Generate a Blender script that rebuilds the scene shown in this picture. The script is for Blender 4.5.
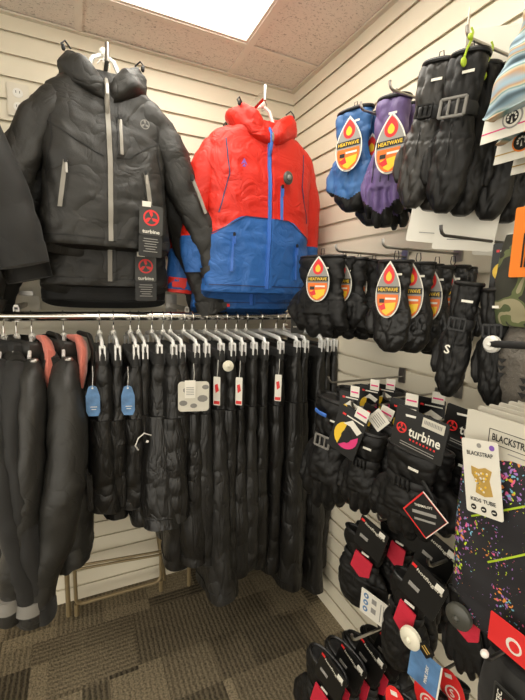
import bpy, bmesh, math, random
from mathutils import Vector, Matrix, noise
from mathutils.bvhtree import BVHTree
random.seed(7)
C = bpy.context.scene.collection
for o in list(bpy.data.objects): bpy.data.objects.remove(o)
# ------------------------------------------------------------ camera
S = .0762                                   # slat pitch (3 in)
CAM = Vector((-.98272, -1.8048, 1.42799)); FPX = 389.34
yaw, pitch, roll = .441962532, .147038276, .0281024842
FW = Vector((math.sin(yaw)*math.cos(pitch), math.cos(yaw)*math.cos(pitch), -math.sin(pitch)))
r0 = Vector((math.cos(yaw), -math.sin(yaw), 0)); u0 = r0.cross(FW)
RT = math.cos(roll)*r0 + math.sin(roll)*u0; UP = -math.sin(roll)*r0 + math.cos(roll)*u0
cam = bpy.data.cameras.new('camera'); co = bpy.data.objects.new('camera', cam); C.objects.link(co)
co.matrix_world = Matrix(((RT.x, UP.x, -FW.x, CAM.x), (RT.y, UP.y, -FW.y, CAM.y), (RT.z, UP.z, -FW.z, CAM.z), (0, 0, 0, 1)))
cam.sensor_fit = 'VERTICAL'; cam.sensor_height = 36; cam.lens = FPX/700*36; cam.clip_start = .02
bpy.context.scene.camera = co
H = 31.374*S
# ------------------------------------------------------------ world, exposure
sc = bpy.context.scene
sc.view_settings.view_transform = 'Standard'; sc.view_settings.look = 'None'; sc.view_settings.gamma = 1
sc.view_settings.exposure = 0.5
w = bpy.data.worlds.new('world'); sc.world = w; w.use_nodes = True
w.node_tree.nodes['Background'].inputs[0].default_value = (1, .945, .83, 1)
w.node_tree.nodes['Background'].inputs[1].default_value = 1.7
LIGHT = 5.6                                  # luminance of the ceiling fixtures
LCOL = (1, .95, .84)

def at(px, py, ax, v):
    d = (px-262.5)/FPX*RT - (py-350)/FPX*UP + FW
    return CAM + d*((v-CAM[ax])/d[ax])

# ------------------------------------------------------------ materials
def nt(name):
    m = bpy.data.materials.new(name); m.use_nodes = True
    return m, m.node_tree.nodes, m.node_tree.links, m.node_tree.nodes['Principled BSDF']
def N(ns, t, **k):
    n = ns.new(t)
    for a, b in k.items():
        if a.startswith('i_'):
            key = a[2:]; key = int(key) if key.isdigit() else key.replace('_', ' ')
            n.inputs[key].default_value = b
        else: setattr(n, a, b)
    return n
def mat(name, col, rough=.5, metal=0, var=0, vscale=8, bump=0, bscale=60, bump2=0, b2scale=900, trans=0, spec=.5, sheen=0, stretch=(1, 1, 1), emit=0, crease=False):
    m, ns, L, P = nt(name)
    P.inputs['Roughness'].default_value = rough; P.inputs['Metallic'].default_value = metal
    P.inputs['Transmission Weight'].default_value = trans
    P.inputs['Specular IOR Level'].default_value = spec
    P.inputs['Sheen Weight'].default_value = sheen
    P.inputs['Base Color'].default_value = (*col, 1)
    tc = N(ns, 'ShaderNodeTexCoord'); mp = N(ns, 'ShaderNodeMapping'); mp.inputs['Scale'].default_value = stretch
    L.new(tc.outputs['Object'], mp.inputs[0])
    if emit:
        P.inputs['Emission Color'].default_value = (*col, 1); P.inputs['Emission Strength'].default_value = emit
    if var:
        n = N(ns, 'ShaderNodeTexNoise', i_Scale=vscale, i_Detail=4); L.new(mp.outputs[0], n.inputs['Vector'])
        r = N(ns, 'ShaderNodeMapRange'); r.inputs['From Min'].default_value = .3; r.inputs['From Max'].default_value = .7
        r.inputs['To Min'].default_value = 1-var; r.inputs['To Max'].default_value = 1+var
        L.new(n.outputs[0], r.inputs[0])
        v = N(ns, 'ShaderNodeVectorMath', operation='SCALE'); v.inputs[0].default_value = col
        L.new(r.outputs[0], v.inputs['Scale']); L.new(v.outputs[0], P.inputs['Base Color'])
    prev = None
    for s, sc_, dist in ((bump, bscale, .006), (bump2, b2scale, .0008)):
        if s:
            n = N(ns, 'ShaderNodeTexNoise', i_Scale=sc_*(.55 if crease and dist > .002 else 1), i_Detail=3 if crease else 2, i_Distortion=.5 if crease else .5); L.new(mp.outputs[0], n.inputs['Vector'])
            src = n.outputs[0]
            if crease and dist > .002:      # billowed noise: padded cloth with sharp creases
                a = N(ns, 'ShaderNodeMath', operation='SUBTRACT'); a.inputs[1].default_value = .5; L.new(src, a.inputs[0])
                c = N(ns, 'ShaderNodeMath', operation='ABSOLUTE'); L.new(a.outputs[0], c.inputs[0])
                e = N(ns, 'ShaderNodeMath', operation='POWER'); e.inputs[1].default_value = .7; L.new(c.outputs[0], e.inputs[0]); src = e.outputs[0]
            b = N(ns, 'ShaderNodeBump', i_Strength=s, i_Distance=dist*(3 if crease and dist > .002 else 1)); L.new(src, b.inputs['Height'])
            if prev: L.new(prev.outputs[0], b.inputs['Normal'])
            prev = b
    if prev: L.new(prev.outputs[0], P.inputs['Normal'])
    return m

M = {}
M['slat'] = mat('slatwall cream laminate', (.75, .69, .55), .42, var=.03, vscale=3)
M['trimw'] = mat('cream trim', (.66, .61, .50), .5)
M['chrome'] = mat('chrome', (.72, .70, .66), .18, 1)
M['steel'] = mat('brushed zinc', (.42, .40, .37), .32, 1)
M['darksteel'] = mat('dark wire', (.10, .095, .09), .35, .8)
M['brass'] = mat('tan painted tube', (.25, .19, .10), .4, .3)
M['clear'] = mat('clear plastic', (.90, .89, .86), .15, trans=.10, spec=.7)
M['white'] = mat('white plastic', (.80, .78, .72), .35)
M['blk'] = mat('black shell fabric', (.019, .018, .0155), .48, bump=.5, bscale=17, bump2=.4, b2scale=1400, var=.15, crease=True)
M['blk2'] = mat('charcoal softshell', (.009, .0086, .0078), .7, bump=.15, bscale=14, bump2=.3, b2scale=1200, var=.15, sheen=.1, crease=True)
M['olive'] = mat('dark grey shell', (.021, .020, .0172), .5, bump=.38, bscale=16, bump2=.3, b2scale=1200, var=.12, crease=True)
M['pant'] = mat('black snow pant fabric', (.0090, .0084, .0074), .38, bump=.55, bscale=34, bump2=.3, b2scale=1200, var=.2, stretch=(1, 1, .45), crease=True)
M['pant2'] = mat('charcoal snow pant fabric', (.0125, .0118, .0105), .42, bump=.55, bscale=30, bump2=.3, b2scale=1200, var=.2, stretch=(1, 1, .5), crease=True)
M['glv'] = mat('black glove nylon', (.0070, .0067, .0063), .5, spec=.35, bump=.10, bscale=9, bump2=.15, b2scale=300, var=.2, crease=True)
M['glv2'] = mat('black glove leather', (.0085, .0081, .0076), .38, spec=.4, bump=.12, bscale=12, var=.2, crease=True)
M['glvgrey'] = mat('grey glove nylon', (.030, .028, .025), .4, bump=.12, bscale=9, bump2=.15, b2scale=300, var=.2, crease=True)
M['gblue'] = mat('blue glove nylon', (.030, .12, .32), .5, bump=.12, bscale=10, var=.15, crease=True)
M['gpurp'] = mat('purple glove nylon', (.13, .085, .23), .5, bump=.12, bscale=10, var=.15, crease=True)
M['zipg'] = mat('grey zip tape', (.30, .28, .24), .5)
M['zipb'] = mat('blue zip tape', (.05, .16, .55), .5)
M['zipn'] = mat('navy zip tape', (.02, .03, .10), .5)
M['red'] = mat('red fabric', (.70, .03, .02), .55, bump=.5, bscale=20, crease=True)
M['pink'] = mat('crimson fabric', (.55, .015, .04), .6, bump=.3)
M['coral'] = mat('coral lining', (.62, .17, .12), .7, bump=.5, bscale=25, sheen=.2, crease=True)
M['greyp'] = mat('grey cuff patch', (.22, .21, .19), .7)
M['cardk'] = mat('black card', (.006, .006, .006), .4)
M['cardk2'] = mat('charcoal card', (.045, .045, .042), .4)
M['cardw'] = mat('white card', (.80, .77, .68), .5)
M['cardc'] = mat('cream card', (.62, .59, .50), .55)
M['cardg'] = mat('grey print', (.30, .29, .27), .5)
M['pkr'] = mat('print red', (.75, .03, .03), .4)
M['pko'] = mat('print orange', (.80, .17, .02), .4)
M['pky'] = mat('print yellow', (.85, .55, .03), .4)
M['pkp'] = mat('print magenta', (.75, .04, .20), .4)
M['pkb'] = mat('print blue', (.10, .22, .42), .4, var=.4, vscale=25)
M['pkk'] = mat('print black', (.02, .02, .02), .4)
M['gold'] = mat('print gold', (.50, .32, .08), .4)
M['orange'] = mat('orange label', (.85, .22, .02), .4)
M['lime'] = mat('lime cable tie', (.45, .62, .03), .4)
M['disc'] = mat('cream sensor plastic', (.74, .70, .56), .35)
M['discd'] = mat('dark sensor plastic', (.06, .06, .05), .35)
M['purplogo'] = mat('purple embroidery', (.22, .10, .45), .6)
M['teal'] = mat('striped fleece', (.17, .30, .30), .8, bump=.6, bscale=30, var=.5, vscale=30)
M['sand'] = mat('sand fleece', (.42, .27, .15), .8, bump=.6, bscale=30, var=.4, vscale=25)
M['sky'] = mat('pale blue fleece', (.30, .40, .46), .8, bump=.6, bscale=30, var=.5, vscale=25)
M['knit'] = mat('grey knit', (.14, .125, .105), .85, bump=.9, bscale=120, var=.12, vscale=30)
M['rubber'] = mat('black rubber', (.010, .010, .010), .6)
M['plate'] = mat('outlet plate', (.70, .65, .54), .4)

def redblue(z0, zc, xc, name):
    """colour-blocked shell: red above a stepped seam, blue below it"""
    m, ns, L, P = nt(name)
    P.inputs['Roughness'].default_value = .55
    tc = N(ns, 'ShaderNodeTexCoord'); sp = N(ns, 'ShaderNodeSeparateXYZ'); L.new(tc.outputs['Object'], sp.inputs[0])
    ab = N(ns, 'ShaderNodeMath', operation='ABSOLUTE'); L.new(sp.outputs[0], ab.inputs[0])
    mr = N(ns, 'ShaderNodeMapRange'); mr.interpolation_type = 'SMOOTHSTEP'
    mr.inputs['From Min'].default_value = xc; mr.inputs['From Max'].default_value = .23
    mr.inputs['To Min'].default_value = z0; mr.inputs['To Max'].default_value = zc
    L.new(ab.outputs[0], mr.inputs[0])
    gt = N(ns, 'ShaderNodeMath', operation='GREATER_THAN'); L.new(sp.outputs[2], gt.inputs[0]); L.new(mr.outputs[0], gt.inputs[1])
    mx = N(ns, 'ShaderNodeMix', data_type='RGBA'); mx.inputs[6].default_value = (.020, .115, .38, 1); mx.inputs[7].default_value = (.62, .014, .003, 1)
    L.new(gt.outputs[0], mx.inputs[0]); L.new(mx.outputs[2], P.inputs['Base Color'])
    n = N(ns, 'ShaderNodeTexNoise', i_Scale=13, i_Detail=3, i_Distortion=1.2); L.new(tc.outputs['Object'], n.inputs['Vector'])
    a = N(ns, 'ShaderNodeMath', operation='SUBTRACT'); a.inputs[1].default_value = .5; L.new(n.outputs[0], a.inputs[0])
    c = N(ns, 'ShaderNodeMath', operation='ABSOLUTE'); L.new(a.outputs[0], c.inputs[0])
    b = N(ns, 'ShaderNodeBump', i_Strength=.6, i_Distance=.022); L.new(c.outputs[0], b.inputs['Height']); L.new(b.outputs[0], P.inputs['Normal'])
    return m
M['rb'] = redblue(-.335, -.41, .09, 'red and blue shell')

def speckle(name, base, hues, th=.16, scale=70):
    m, ns, L, P = nt(name); P.inputs['Roughness'].default_value = .75
    tc = N(ns, 'ShaderNodeTexCoord')
    v = N(ns, 'ShaderNodeTexVoronoi', i_Scale=scale); 
    nz = N(ns, 'ShaderNodeTexNoise', i_Scale=scale*.7); L.new(tc.outputs['Object'], nz.inputs['Vector'])
    va = N(ns, 'ShaderNodeVectorMath', operation='MULTIPLY_ADD'); L.new(nz.outputs['Color'], va.inputs[0]); va.inputs[1].default_value = (.014,)*3; L.new(tc.outputs['Object'], va.inputs[2])
    L.new(va.outputs[0], v.inputs['Vector'])
    big = N(ns, 'ShaderNodeTexNoise', i_Scale=14, i_Detail=1); L.new(tc.outputs['Object'], big.inputs['Vector'])
    t = N(ns, 'ShaderNodeMapRange'); t.inputs['From Min'].default_value = .42; t.inputs['From Max'].default_value = .68
    t.inputs['To Min'].default_value = th*.3; t.inputs['To Max'].default_value = th*2.6
    L.new(big.outputs[0], t.inputs[0])
    lt = N(ns, 'ShaderNodeMath', operation='LESS_THAN'); L.new(v.outputs['Distance'], lt.inputs[0]); L.new(t.outputs[0], lt.inputs[1])
    cr = N(ns, 'ShaderNodeValToRGB'); cr.color_ramp.interpolation = 'CONSTANT'
    for i, h in enumerate(hues):
        e = cr.color_ramp.elements[i] if i < 2 else cr.color_ramp.elements.new(.5)
        e.position = i/len(hues); e.color = (*h, 1)
    sp = N(ns, 'ShaderNodeSeparateColor'); L.new(v.outputs['Color'], sp.inputs[0]); L.new(sp.outputs[0], cr.inputs[0])
    mx = N(ns, 'ShaderNodeMix', data_type='RGBA'); mx.inputs[6].default_value = (*base, 1)
    L.new(cr.outputs[0], mx.inputs[7]); L.new(lt.outputs[0], mx.inputs[0]); L.new(mx.outputs[2], P.inputs['Base Color'])
    return m
M['splat'] = speckle('paint splatter print', (.016, .015, .018), [(.50, .70, .03), (.18, .45, .62), (.70, .12, .28), (.34, .17, .50), (.75, .27, .05), (.35, .55, .62)], .20, 150)
def camo():
    m, ns, L, P = nt('green camouflage print'); P.inputs['Roughness'].default_value = .8
    tc = N(ns, 'ShaderNodeTexCoord'); n = N(ns, 'ShaderNodeTexNoise', i_Scale=22, i_Detail=1.5, i_Distortion=.8); L.new(tc.outputs['Object'], n.inputs['Vector'])
    cr = N(ns, 'ShaderNodeValToRGB'); cr.color_ramp.interpolation = 'CONSTANT'; e = cr.color_ramp.elements
    e[0].position = 0; e[0].color = (.03, .03, .02, 1); e[1].position = .43; e[1].color = (.11, .13, .05, 1)
    a = e.new(.52); a.color = (.30, .27, .16, 1); b = e.new(.6); b.color = (.07, .09, .035, 1)
    L.new(n.outputs[0], cr.inputs[0]); L.new(cr.outputs[0], P.inputs['Base Color'])
    return m
M['camo'] = camo()

def stripes():
    m, ns, L, P = nt('striped fleece print'); P.inputs['Roughness'].default_value = .8
    tc = N(ns, 'ShaderNodeTexCoord'); n = N(ns, 'ShaderNodeTexWave', bands_direction='Z', i_Scale=3.2, i_Distortion=5, i_Detail=2); n.inputs['Detail Scale'].default_value = 2.2
    mp = N(ns, 'ShaderNodeMapping'); mp.inputs['Scale'].default_value = (.8, .8, 2); L.new(tc.outputs['Object'], mp.inputs[0]); L.new(mp.outputs[0], n.inputs['Vector'])
    cr = N(ns, 'ShaderNodeValToRGB'); e = cr.color_ramp.elements
    e[0].position = 0; e[0].color = (.10, .15, .18, 1); e[1].position = .18; e[1].color = (.28, .42, .52, 1)
    for p, c in ((.40, (.50, .60, .62)), (.58, (.16, .32, .32)), (.72, (.60, .50, .34)), (.86, (.50, .30, .16)), (1, (.30, .42, .50))): q = e.new(p); q.color = (*c, 1)
    L.new(n.outputs['Fac'], cr.inputs[0]); L.new(cr.outputs[0], P.inputs['Base Color'])
    return m
M['stripe'] = stripes()
def carpet():
    m, ns, L, P = nt('patchwork carpet tile'); P.inputs['Roughness'].default_value = .95; P.inputs['Specular IOR Level'].default_value = .15
    tc = N(ns, 'ShaderNodeTexCoord')
    def bricks(w_, h_, off):
        b = N(ns, 'ShaderNodeTexBrick', i_Scale=1); b.offset = off; b.inputs['Mortar Size'].default_value = 0
        b.inputs['Brick Width'].default_value = w_; b.inputs['Row Height'].default_value = h_
        b.inputs['Color1'].default_value = (0, 0, 0, 1); b.inputs['Color2'].default_value = (1, 1, 1, 1)
        mp = N(ns, 'ShaderNodeMapping'); mp.inputs['Location'].default_value = (w_*3.3, h_*2.7, 0)
        L.new(tc.outputs['Object'], mp.inputs[0]); L.new(mp.outputs[0], b.inputs['Vector'])
        return b
    a = bricks(.31, .17, .37); b = bricks(.19, .26, .6)
    add = N(ns, 'ShaderNodeMath', operation='ADD'); L.new(a.outputs[0], add.inputs[0]); L.new(b.outputs[0], add.inputs[1])
    md = N(ns, 'ShaderNodeMath', operation='FRACT'); sm = N(ns, 'ShaderNodeMath', operation='MULTIPLY'); sm.inputs[1].default_value = 1.37
    L.new(add.outputs[0], sm.inputs[0]); L.new(sm.outputs[0], md.inputs[0])
    # pile stripes across or along, chosen per patch
    w1 = N(ns, 'ShaderNodeTexWave', bands_direction='X', i_Scale=17, i_Distortion=2.2, i_Detail=2); w1.inputs['Detail Scale'].default_value = 4
    w2 = N(ns, 'ShaderNodeTexWave', bands_direction='Y', i_Scale=17, i_Distortion=2.2, i_Detail=2); w2.inputs['Detail Scale'].default_value = 4
    L.new(tc.outputs['Object'], w1.inputs['Vector']); L.new(tc.outputs['Object'], w2.inputs['Vector'])
    g = N(ns, 'ShaderNodeMath', operation='GREATER_THAN'); g.inputs[1].default_value = .5; L.new(b.outputs[0], g.inputs[0])
    mw = N(ns, 'ShaderNodeMix', data_type='FLOAT'); L.new(g.outputs[0], mw.inputs[0]); L.new(w1.outputs['Fac'], mw.inputs[2]); L.new(w2.outputs['Fac'], mw.inputs[3])
    nz = N(ns, 'ShaderNodeTexNoise', i_Scale=140, i_Detail=4); L.new(tc.outputs['Object'], nz.inputs['Vector'])
    st = N(ns, 'ShaderNodeMapRange'); L.new(md.outputs[0], st.inputs[0]); st.inputs['To Min'].default_value = .55; st.inputs['To Max'].default_value = .05
    mm = N(ns, 'ShaderNodeMix', data_type='FLOAT'); L.new(st.outputs[0], mm.inputs[0]); L.new(nz.outputs[0], mm.inputs[2]); L.new(mw.outputs[0], mm.inputs[3])
    mu = N(ns, 'ShaderNodeMath', operation='MULTIPLY_ADD'); L.new(nz.outputs[0], mu.inputs[0]); mu.inputs[1].default_value = .5; L.new(mm.outputs[0], mu.inputs[2])
    cr = N(ns, 'ShaderNodeValToRGB'); e = cr.color_ramp.elements
    e[0].position = .25; e[0].color = (.018, .015, .010, 1); e[1].position = 1.0; e[1].color = (.22, .18, .118, 1)
    L.new(mu.outputs[0], cr.inputs[0])
    pv = N(ns, 'ShaderNodeMapRange'); L.new(md.outputs[0], pv.inputs[0]); pv.inputs['To Min'].default_value = .4; pv.inputs['To Max'].default_value = 1.5
    vs = N(ns, 'ShaderNodeVectorMath', operation='SCALE'); L.new(cr.outputs[0], vs.inputs[0]); L.new(pv.outputs[0], vs.inputs['Scale'])
    L.new(vs.outputs[0], P.inputs['Base Color'])
    bp = N(ns, 'ShaderNodeBump', i_Strength=.8, i_Distance=.004); L.new(mu.outputs[0], bp.inputs['Height']); L.new(bp.outputs[0], P.inputs['Normal'])
    return m
M['carpet'] = carpet()
def tilemat():
    m, ns, L, P = nt('mineral fibre ceiling tile'); P.inputs['Roughness'].default_value = .9
    tc = N(ns, 'ShaderNodeTexCoord'); mp = N(ns, 'ShaderNodeMapping'); mp.inputs['Scale'].default_value = (1, 1.6, 1); L.new(tc.outputs['Object'], mp.inputs[0])
    n = N(ns, 'ShaderNodeTexNoise', i_Scale=95, i_Detail=2, i_Distortion=1.2); L.new(mp.outputs[0], n.inputs['Vector'])
    cr = N(ns, 'ShaderNodeValToRGB'); e = cr.color_ramp.elements
    e[0].position = .33; e[0].color = (.42, .36, .30, 1); e[1].position = .42; e[1].color = (.77, .69, .61, 1)
    L.new(n.outputs[0], cr.inputs[0]); L.new(cr.outputs[0], P.inputs['Base Color'])
    b = N(ns, 'ShaderNodeBump', i_Strength=.6, i_Distance=.003); L.new(cr.outputs[0], b.inputs['Height']); L.new(b.outputs[0], P.inputs['Normal'])
    return m
M['tile'] = tilemat()
M['grid'] = mat('ceiling grid paint', (.76, .68, .59), .5)
def lens():
    m, ns, L, P = nt('light diffuser'); P.inputs['Base Color'].default_value = (.8, .8, .8, 1)
    P.inputs['Emission Color'].default_value = (*LCOL, 1); P.inputs['Emission Strength'].default_value = LIGHT
    return m
M['lens'] = lens()

# ------------------------------------------------------------ mesh builder
_tc = {}
def text_data(s, size, bold):
    k = (s, bold)
    if k not in _tc:
        cu = bpy.data.curves.new('t', 'FONT'); cu.body = s; cu.size = 1; cu.align_x = 'CENTER'; cu.align_y = 'CENTER'
        cu.offset = .02 if bold else 0; cu.resolution_u = 2
        o = bpy.data.objects.new('t', cu); C.objects.link(o)
        dg = bpy.context.evaluated_depsgraph_get(); me = bpy.data.meshes.new_from_object(o.evaluated_get(dg))
        _tc[k] = ([v.co.copy() for v in me.vertices], [tuple(p.vertices) for p in me.polygons])
        bpy.data.objects.remove(o); bpy.data.curves.remove(cu); bpy.data.meshes.remove(me)
    return _tc[k]
class MB:
    def __init__(s): s.v = []; s.f = []; s.m = []; s.mats = []
    def mi(s, m):
        if m not in s.mats: s.mats.append(m)
        return s.mats.index(m)
    def add(s, vs, fs, m, T=None):
        b = len(s.v); s.v += [(T @ Vector(p) if T else Vector(p)) for p in vs]
        i = s.mi(m); s.f += [tuple(b+k for k in f) for f in fs]; s.m += [i]*len(fs)
    def box(s, c, d, m, T=None, bev=0):
        x, y, z = [k/2 for k in d]; c = Vector(c)
        if not bev:
            vs = [c+Vector((i*x, j*y, k*z)) for i in (-1, 1) for j in (-1, 1) for k in (-1, 1)]
            s.add(vs, [(0, 1, 3, 2), (4, 6, 7, 5), (0, 4, 5, 1), (2, 3, 7, 6), (0, 2, 6, 4), (1, 5, 7, 3)], m, T); return
        bm = bmesh.new(); bmesh.ops.create_cube(bm, size=1)
        for v in bm.verts: v.co = Vector((v.co.x*d[0], v.co.y*d[1], v.co.z*d[2]))+c
        bmesh.ops.bevel(bm, geom=list(bm.edges), offset=bev, segments=2, affect='EDGES')
        s.add([v.co.copy() for v in bm.verts], [tuple(v.index for v in f.verts) for f in bm.faces], m, T); bm.free()
    def rings(s, rs, m, cap=True, T=None, closed=False):
        n = len(rs[0]); vs = [p for r in rs for p in r]; fs = []
        for i in range(len(rs)-1 if not closed else len(rs)):
            a, b = i*n, ((i+1) % len(rs))*n
            for j in range(n): fs.append((a+j, a+(j+1) % n, b+(j+1) % n, b+j))
        if cap and not closed:
            fs.append(tuple(range(n-1, -1, -1))); fs.append(tuple((len(rs)-1)*n+j for j in range(n)))
        s.add(vs, fs, m, T)
    def tube(s, pts, r, m, n=8, ref=None, rb=None, cap=True, T=None, closed=False, sq=1):
        """r / rb: scalar or list - half width along ref direction / across it"""
        pts = [Vector(p) for p in pts]; k = len(pts)
        ra = r if isinstance(r, (list, tuple)) else [r]*k
        rb_ = ra if rb is None else (rb if isinstance(rb, (list, tuple)) else [rb]*k)
        rs = []; A = None
        for i in range(k):
            if closed: t = (pts[(i+1) % k]-pts[i-1]).normalized()
            else: t = (pts[min(i+1, k-1)]-pts[max(i-1, 0)]).normalized()
            if ref is not None: A = Vector(ref)
            elif A is None: A = Vector((0, 0, 1)) if abs(t.z) < .9 else Vector((1, 0, 0))
            A = (A-t*A.dot(t)).normalized(); B = t.cross(A)
            ring = []
            for j in range(n):
                a = 2*math.pi*j/n; c_, s_ = math.cos(a), math.sin(a)
                if sq != 1: c_ = math.copysign(abs(c_)**sq, c_); s_ = math.copysign(abs(s_)**sq, s_)
                ring.append(pts[i]+A*(ra[i]*c_)+B*(rb_[i]*s_))
            rs.append(ring)
        s.rings(rs, m, cap, T, closed)
    def poly(s, pts, y, th, m, T=None):
        """outline (x,z) extruded from y back by th"""
        n = len(pts); vs = [Vector((p[0], y, p[1])) for p in pts]+[Vector((p[0], y+th, p[1])) for p in pts]
        fs = [tuple(range(n)), tuple(range(2*n-1, n-1, -1))]+[(i, (i+1) % n+n if False else n+i, n+(i+1) % n, (i+1) % n) for i in range(n)]
        s.add(vs, fs, m, T)
    def rect(s, cx, cz, w_, h_, y, th, m, T=None, r=0):
        s.poly(rrect(cx, cz, w_, h_, r), y, th, m, T)
    def ell(s, c, d, m, T=None, seg=16, rg=10):
        c = Vector(c); rs = []
        for i in range(1, rg):
            t = math.pi*i/rg
            rs.append([c+Vector((d[0]*math.sin(t)*math.cos(2*math.pi*j/seg), d[1]*math.sin(t)*math.sin(2*math.pi*j/seg), -d[2]*math.cos(t))) for j in range(seg)])
        s.rings(rs, m, True, T)
    def text(s, body, cx, cz, size, y, m, T=None, bold=True, rot=0, wide=1):
        vs, fs = text_data(body, size, bold); c_, s_ = math.cos(rot), math.sin(rot)
        s.add([Vector((cx+size*(v.x*wide*c_-v.y*s_), y, cz+size*(v.x*wide*s_+v.y*c_))) for v in vs], fs, m, T)
    def fit(s, body, cx, cz, width, height, y, m, T=None, bold=True, rot=0):
        vs, fs = text_data(body, 1, bold); xs = [v.x for v in vs]; ys = [v.y for v in vs]
        w0 = max(xs)-min(xs); h0 = max(ys)-min(ys); mx, my = (max(xs)+min(xs))/2, (max(ys)+min(ys))/2
        sx, sy = width/w0, height/h0; c_, s_ = math.cos(rot), math.sin(rot)
        s.add([Vector((cx+(v.x-mx)*sx*c_-(v.y-my)*sy*s_, y, cz+(v.x-mx)*sx*s_+(v.y-my)*sy*c_)) for v in vs], fs, m, T)
    def warp(s, fn):
        s.v = [fn(p) for p in s.v]; return s
    def mesh(s, name, smooth=True):
        me = bpy.data.meshes.new(name); me.from_pydata([tuple(p) for p in s.v], [], s.f)
        for m in s.mats: me.materials.append(m)
        me.polygons.foreach_set('material_index', s.m)
        me.validate(); bm = bmesh.new(); bm.from_mesh(me)
        bmesh.ops.recalc_face_normals(bm, faces=bm.faces); bm.to_mesh(me); bm.free()
        if smooth:
            me.shade_smooth(); me.set_sharp_from_angle(angle=math.radians(42))
        me.update(); return me
    def build(s, name, parent=None, smooth=True, loc=None):
        o = bpy.data.objects.new(name, s.mesh(name, smooth)); C.objects.link(o)
        if parent: o.parent = parent
        if loc: o.location = loc
        return o
def rrect(cx, cz, w_, h_, r=0, k=4):
    if r <= 0: return [(cx-w_/2, cz-h_/2), (cx+w_/2, cz-h_/2), (cx+w_/2, cz+h_/2), (cx-w_/2, cz+h_/2)]
    out = []
    for sx, sz, a0 in ((1, -1, -90), (1, 1, 0), (-1, 1, 90), (-1, -1, 180)):
        for i in range(k+1):
            a = math.radians(a0+90*i/k); out.append((cx+sx*(w_/2-r)+r*math.cos(a), cz+sz*(h_/2-r)+r*math.sin(a)))
    return out
def circ(cx, cz, r, n=20, rz=None): return [(cx+r*math.cos(2*math.pi*i/n), cz+(rz or r)*math.sin(2*math.pi*i/n)) for i in range(n)]
def remeshed(mb, vox, name, it=4):
    me = mb.mesh('tmp'); o = bpy.data.objects.new('tmp', me); C.objects.link(o)
    r = o.modifiers.new('r', 'REMESH'); r.mode = 'VOXEL'; r.voxel_size = vox
    sm = o.modifiers.new('s', 'SMOOTH'); sm.iterations = it; sm.factor = .5
    dg = bpy.context.evaluated_depsgraph_get(); out = bpy.data.meshes.new_from_object(o.evaluated_get(dg)); out.name = name
    bpy.data.objects.remove(o); out.materials.clear(); out.shade_smooth(); return out
def smo(a, b, x):
    t = max(0, min(1, (x-a)/(b-a))); return t*t*(3-2*t)
def lerp_tab(tab, x):
    for (a, va), (b, vb) in zip(tab, tab[1:]):
        if x <= b:
            t = smo(a, b, x) if a != b else 0
            return tuple(p+(q-p)*t for p, q in zip(va, vb)) if isinstance(va, tuple) else va+(vb-va)*t
    return tab[-1][1]
def fold(p, seed, amp, fx=7, fz=2.4):
    a = noise.noise(Vector((p.x*fx+seed*3.1, p.y*fx+seed*1.7, p.z*fz+seed)))
    w_ = noise.noise(Vector((p.x*5, p.y*5, p.z*5+seed)))*.5
    b = abs(noise.noise(Vector((p.x*13+p.z*5+seed+w_, p.y*10, p.z*10-p.x*6+w_*2))))**.7
    c = abs(noise.noise(Vector((p.x*20-p.z*12+seed*2+w_, p.y*16, p.z*20+p.x*9))))**.7
    return amp*(a*.9+(b-.35)*1.3+(c-.35)*.6)

def tag(o, label, cat, group=None, kind=None):
    if label: o['label'] = label
    if cat: o['category'] = cat
    if group: o['group'] = group
    if kind: o['kind'] = kind
    return o
def thing(name, label, cat, loc=(0, 0, 0), rot=(0, 0, 0), group=None):
    o = bpy.data.objects.new(name, None); C.objects.link(o); o.empty_display_size = .05
    o.location = loc; o.rotation_euler = rot
    return tag(o, label, cat, group)
def struct(mb, name, smooth=False):
    o = mb.build(name, None, smooth); o['kind'] = 'structure'; return o
def put(me, name, parent, loc=(0, 0, 0), rot=(0, 0, 0), sc_=(1, 1, 1)):
    o = bpy.data.objects.new(name, me); C.objects.link(o); o.parent = parent
    o.location = loc; o.rotation_euler = rot; o.scale = sc_; return o
def copy_tree(o, parent=None):
    c = o.copy(); C.objects.link(c); c.parent = parent
    for ch in list(o.children): copy_tree(ch, c)
    return c

# ------------------------------------------------------------ room shell
XL, YN = -4.4, -6.4
def slat_z():
    zs = []
    for k in range(0, 31):
        kk = k if k <= 17 else 17+(k-17)*.972
        zs.append(H-.807*S-kk*S)
    return zs
def slat_profile():
    """(depth, z) polyline going down the wall; depth 0 = face, positive = into the wall"""
    g, dp = .0055, .013; pr = [(0, H)]
    for z in slat_z():
        pr += [(0, z+g), (dp*.4, z+g), (dp*.4, z+g+.006), (dp, z+g+.006), (dp, z-g-.006), (dp*.4, z-g-.006), (dp*.4, z-g), (0, z-g)]
    pr += [(0, 0)]; return pr
pr = slat_profile()
mb = MB(); n = len(pr)
vs = [Vector((XL, d, z)) for d, z in pr]+[Vector((.025, d, z)) for d, z in pr]
mb.add(vs+[Vector((XL, .03, H)), Vector((XL, .03, 0)), Vector((.025, .03, H)), Vector((.025, .03, 0))], [(i, i+1, n+i+1, n+i) for i in range(n-1)]+[(2*n, 2*n+1, 2*n+3, 2*n+2)], M['slat'])
struct(mb, 'wall_back')
mb = MB()
vs = [Vector((d, .0, z)) for d, z in pr]+[Vector((d, YN, z)) for d, z in pr]
mb.add(vs+[Vector((.03, 0, H)), Vector((.03, 0, 0)), Vector((.03, YN, H)), Vector((.03, YN, 0))], [(i, i+1, n+i+1, n+i) for i in range(n-1)]+[(2*n, 2*n+1, 2*n+3, 2*n+2)], M['slat'])
struct(mb, 'wall_right')
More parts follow.
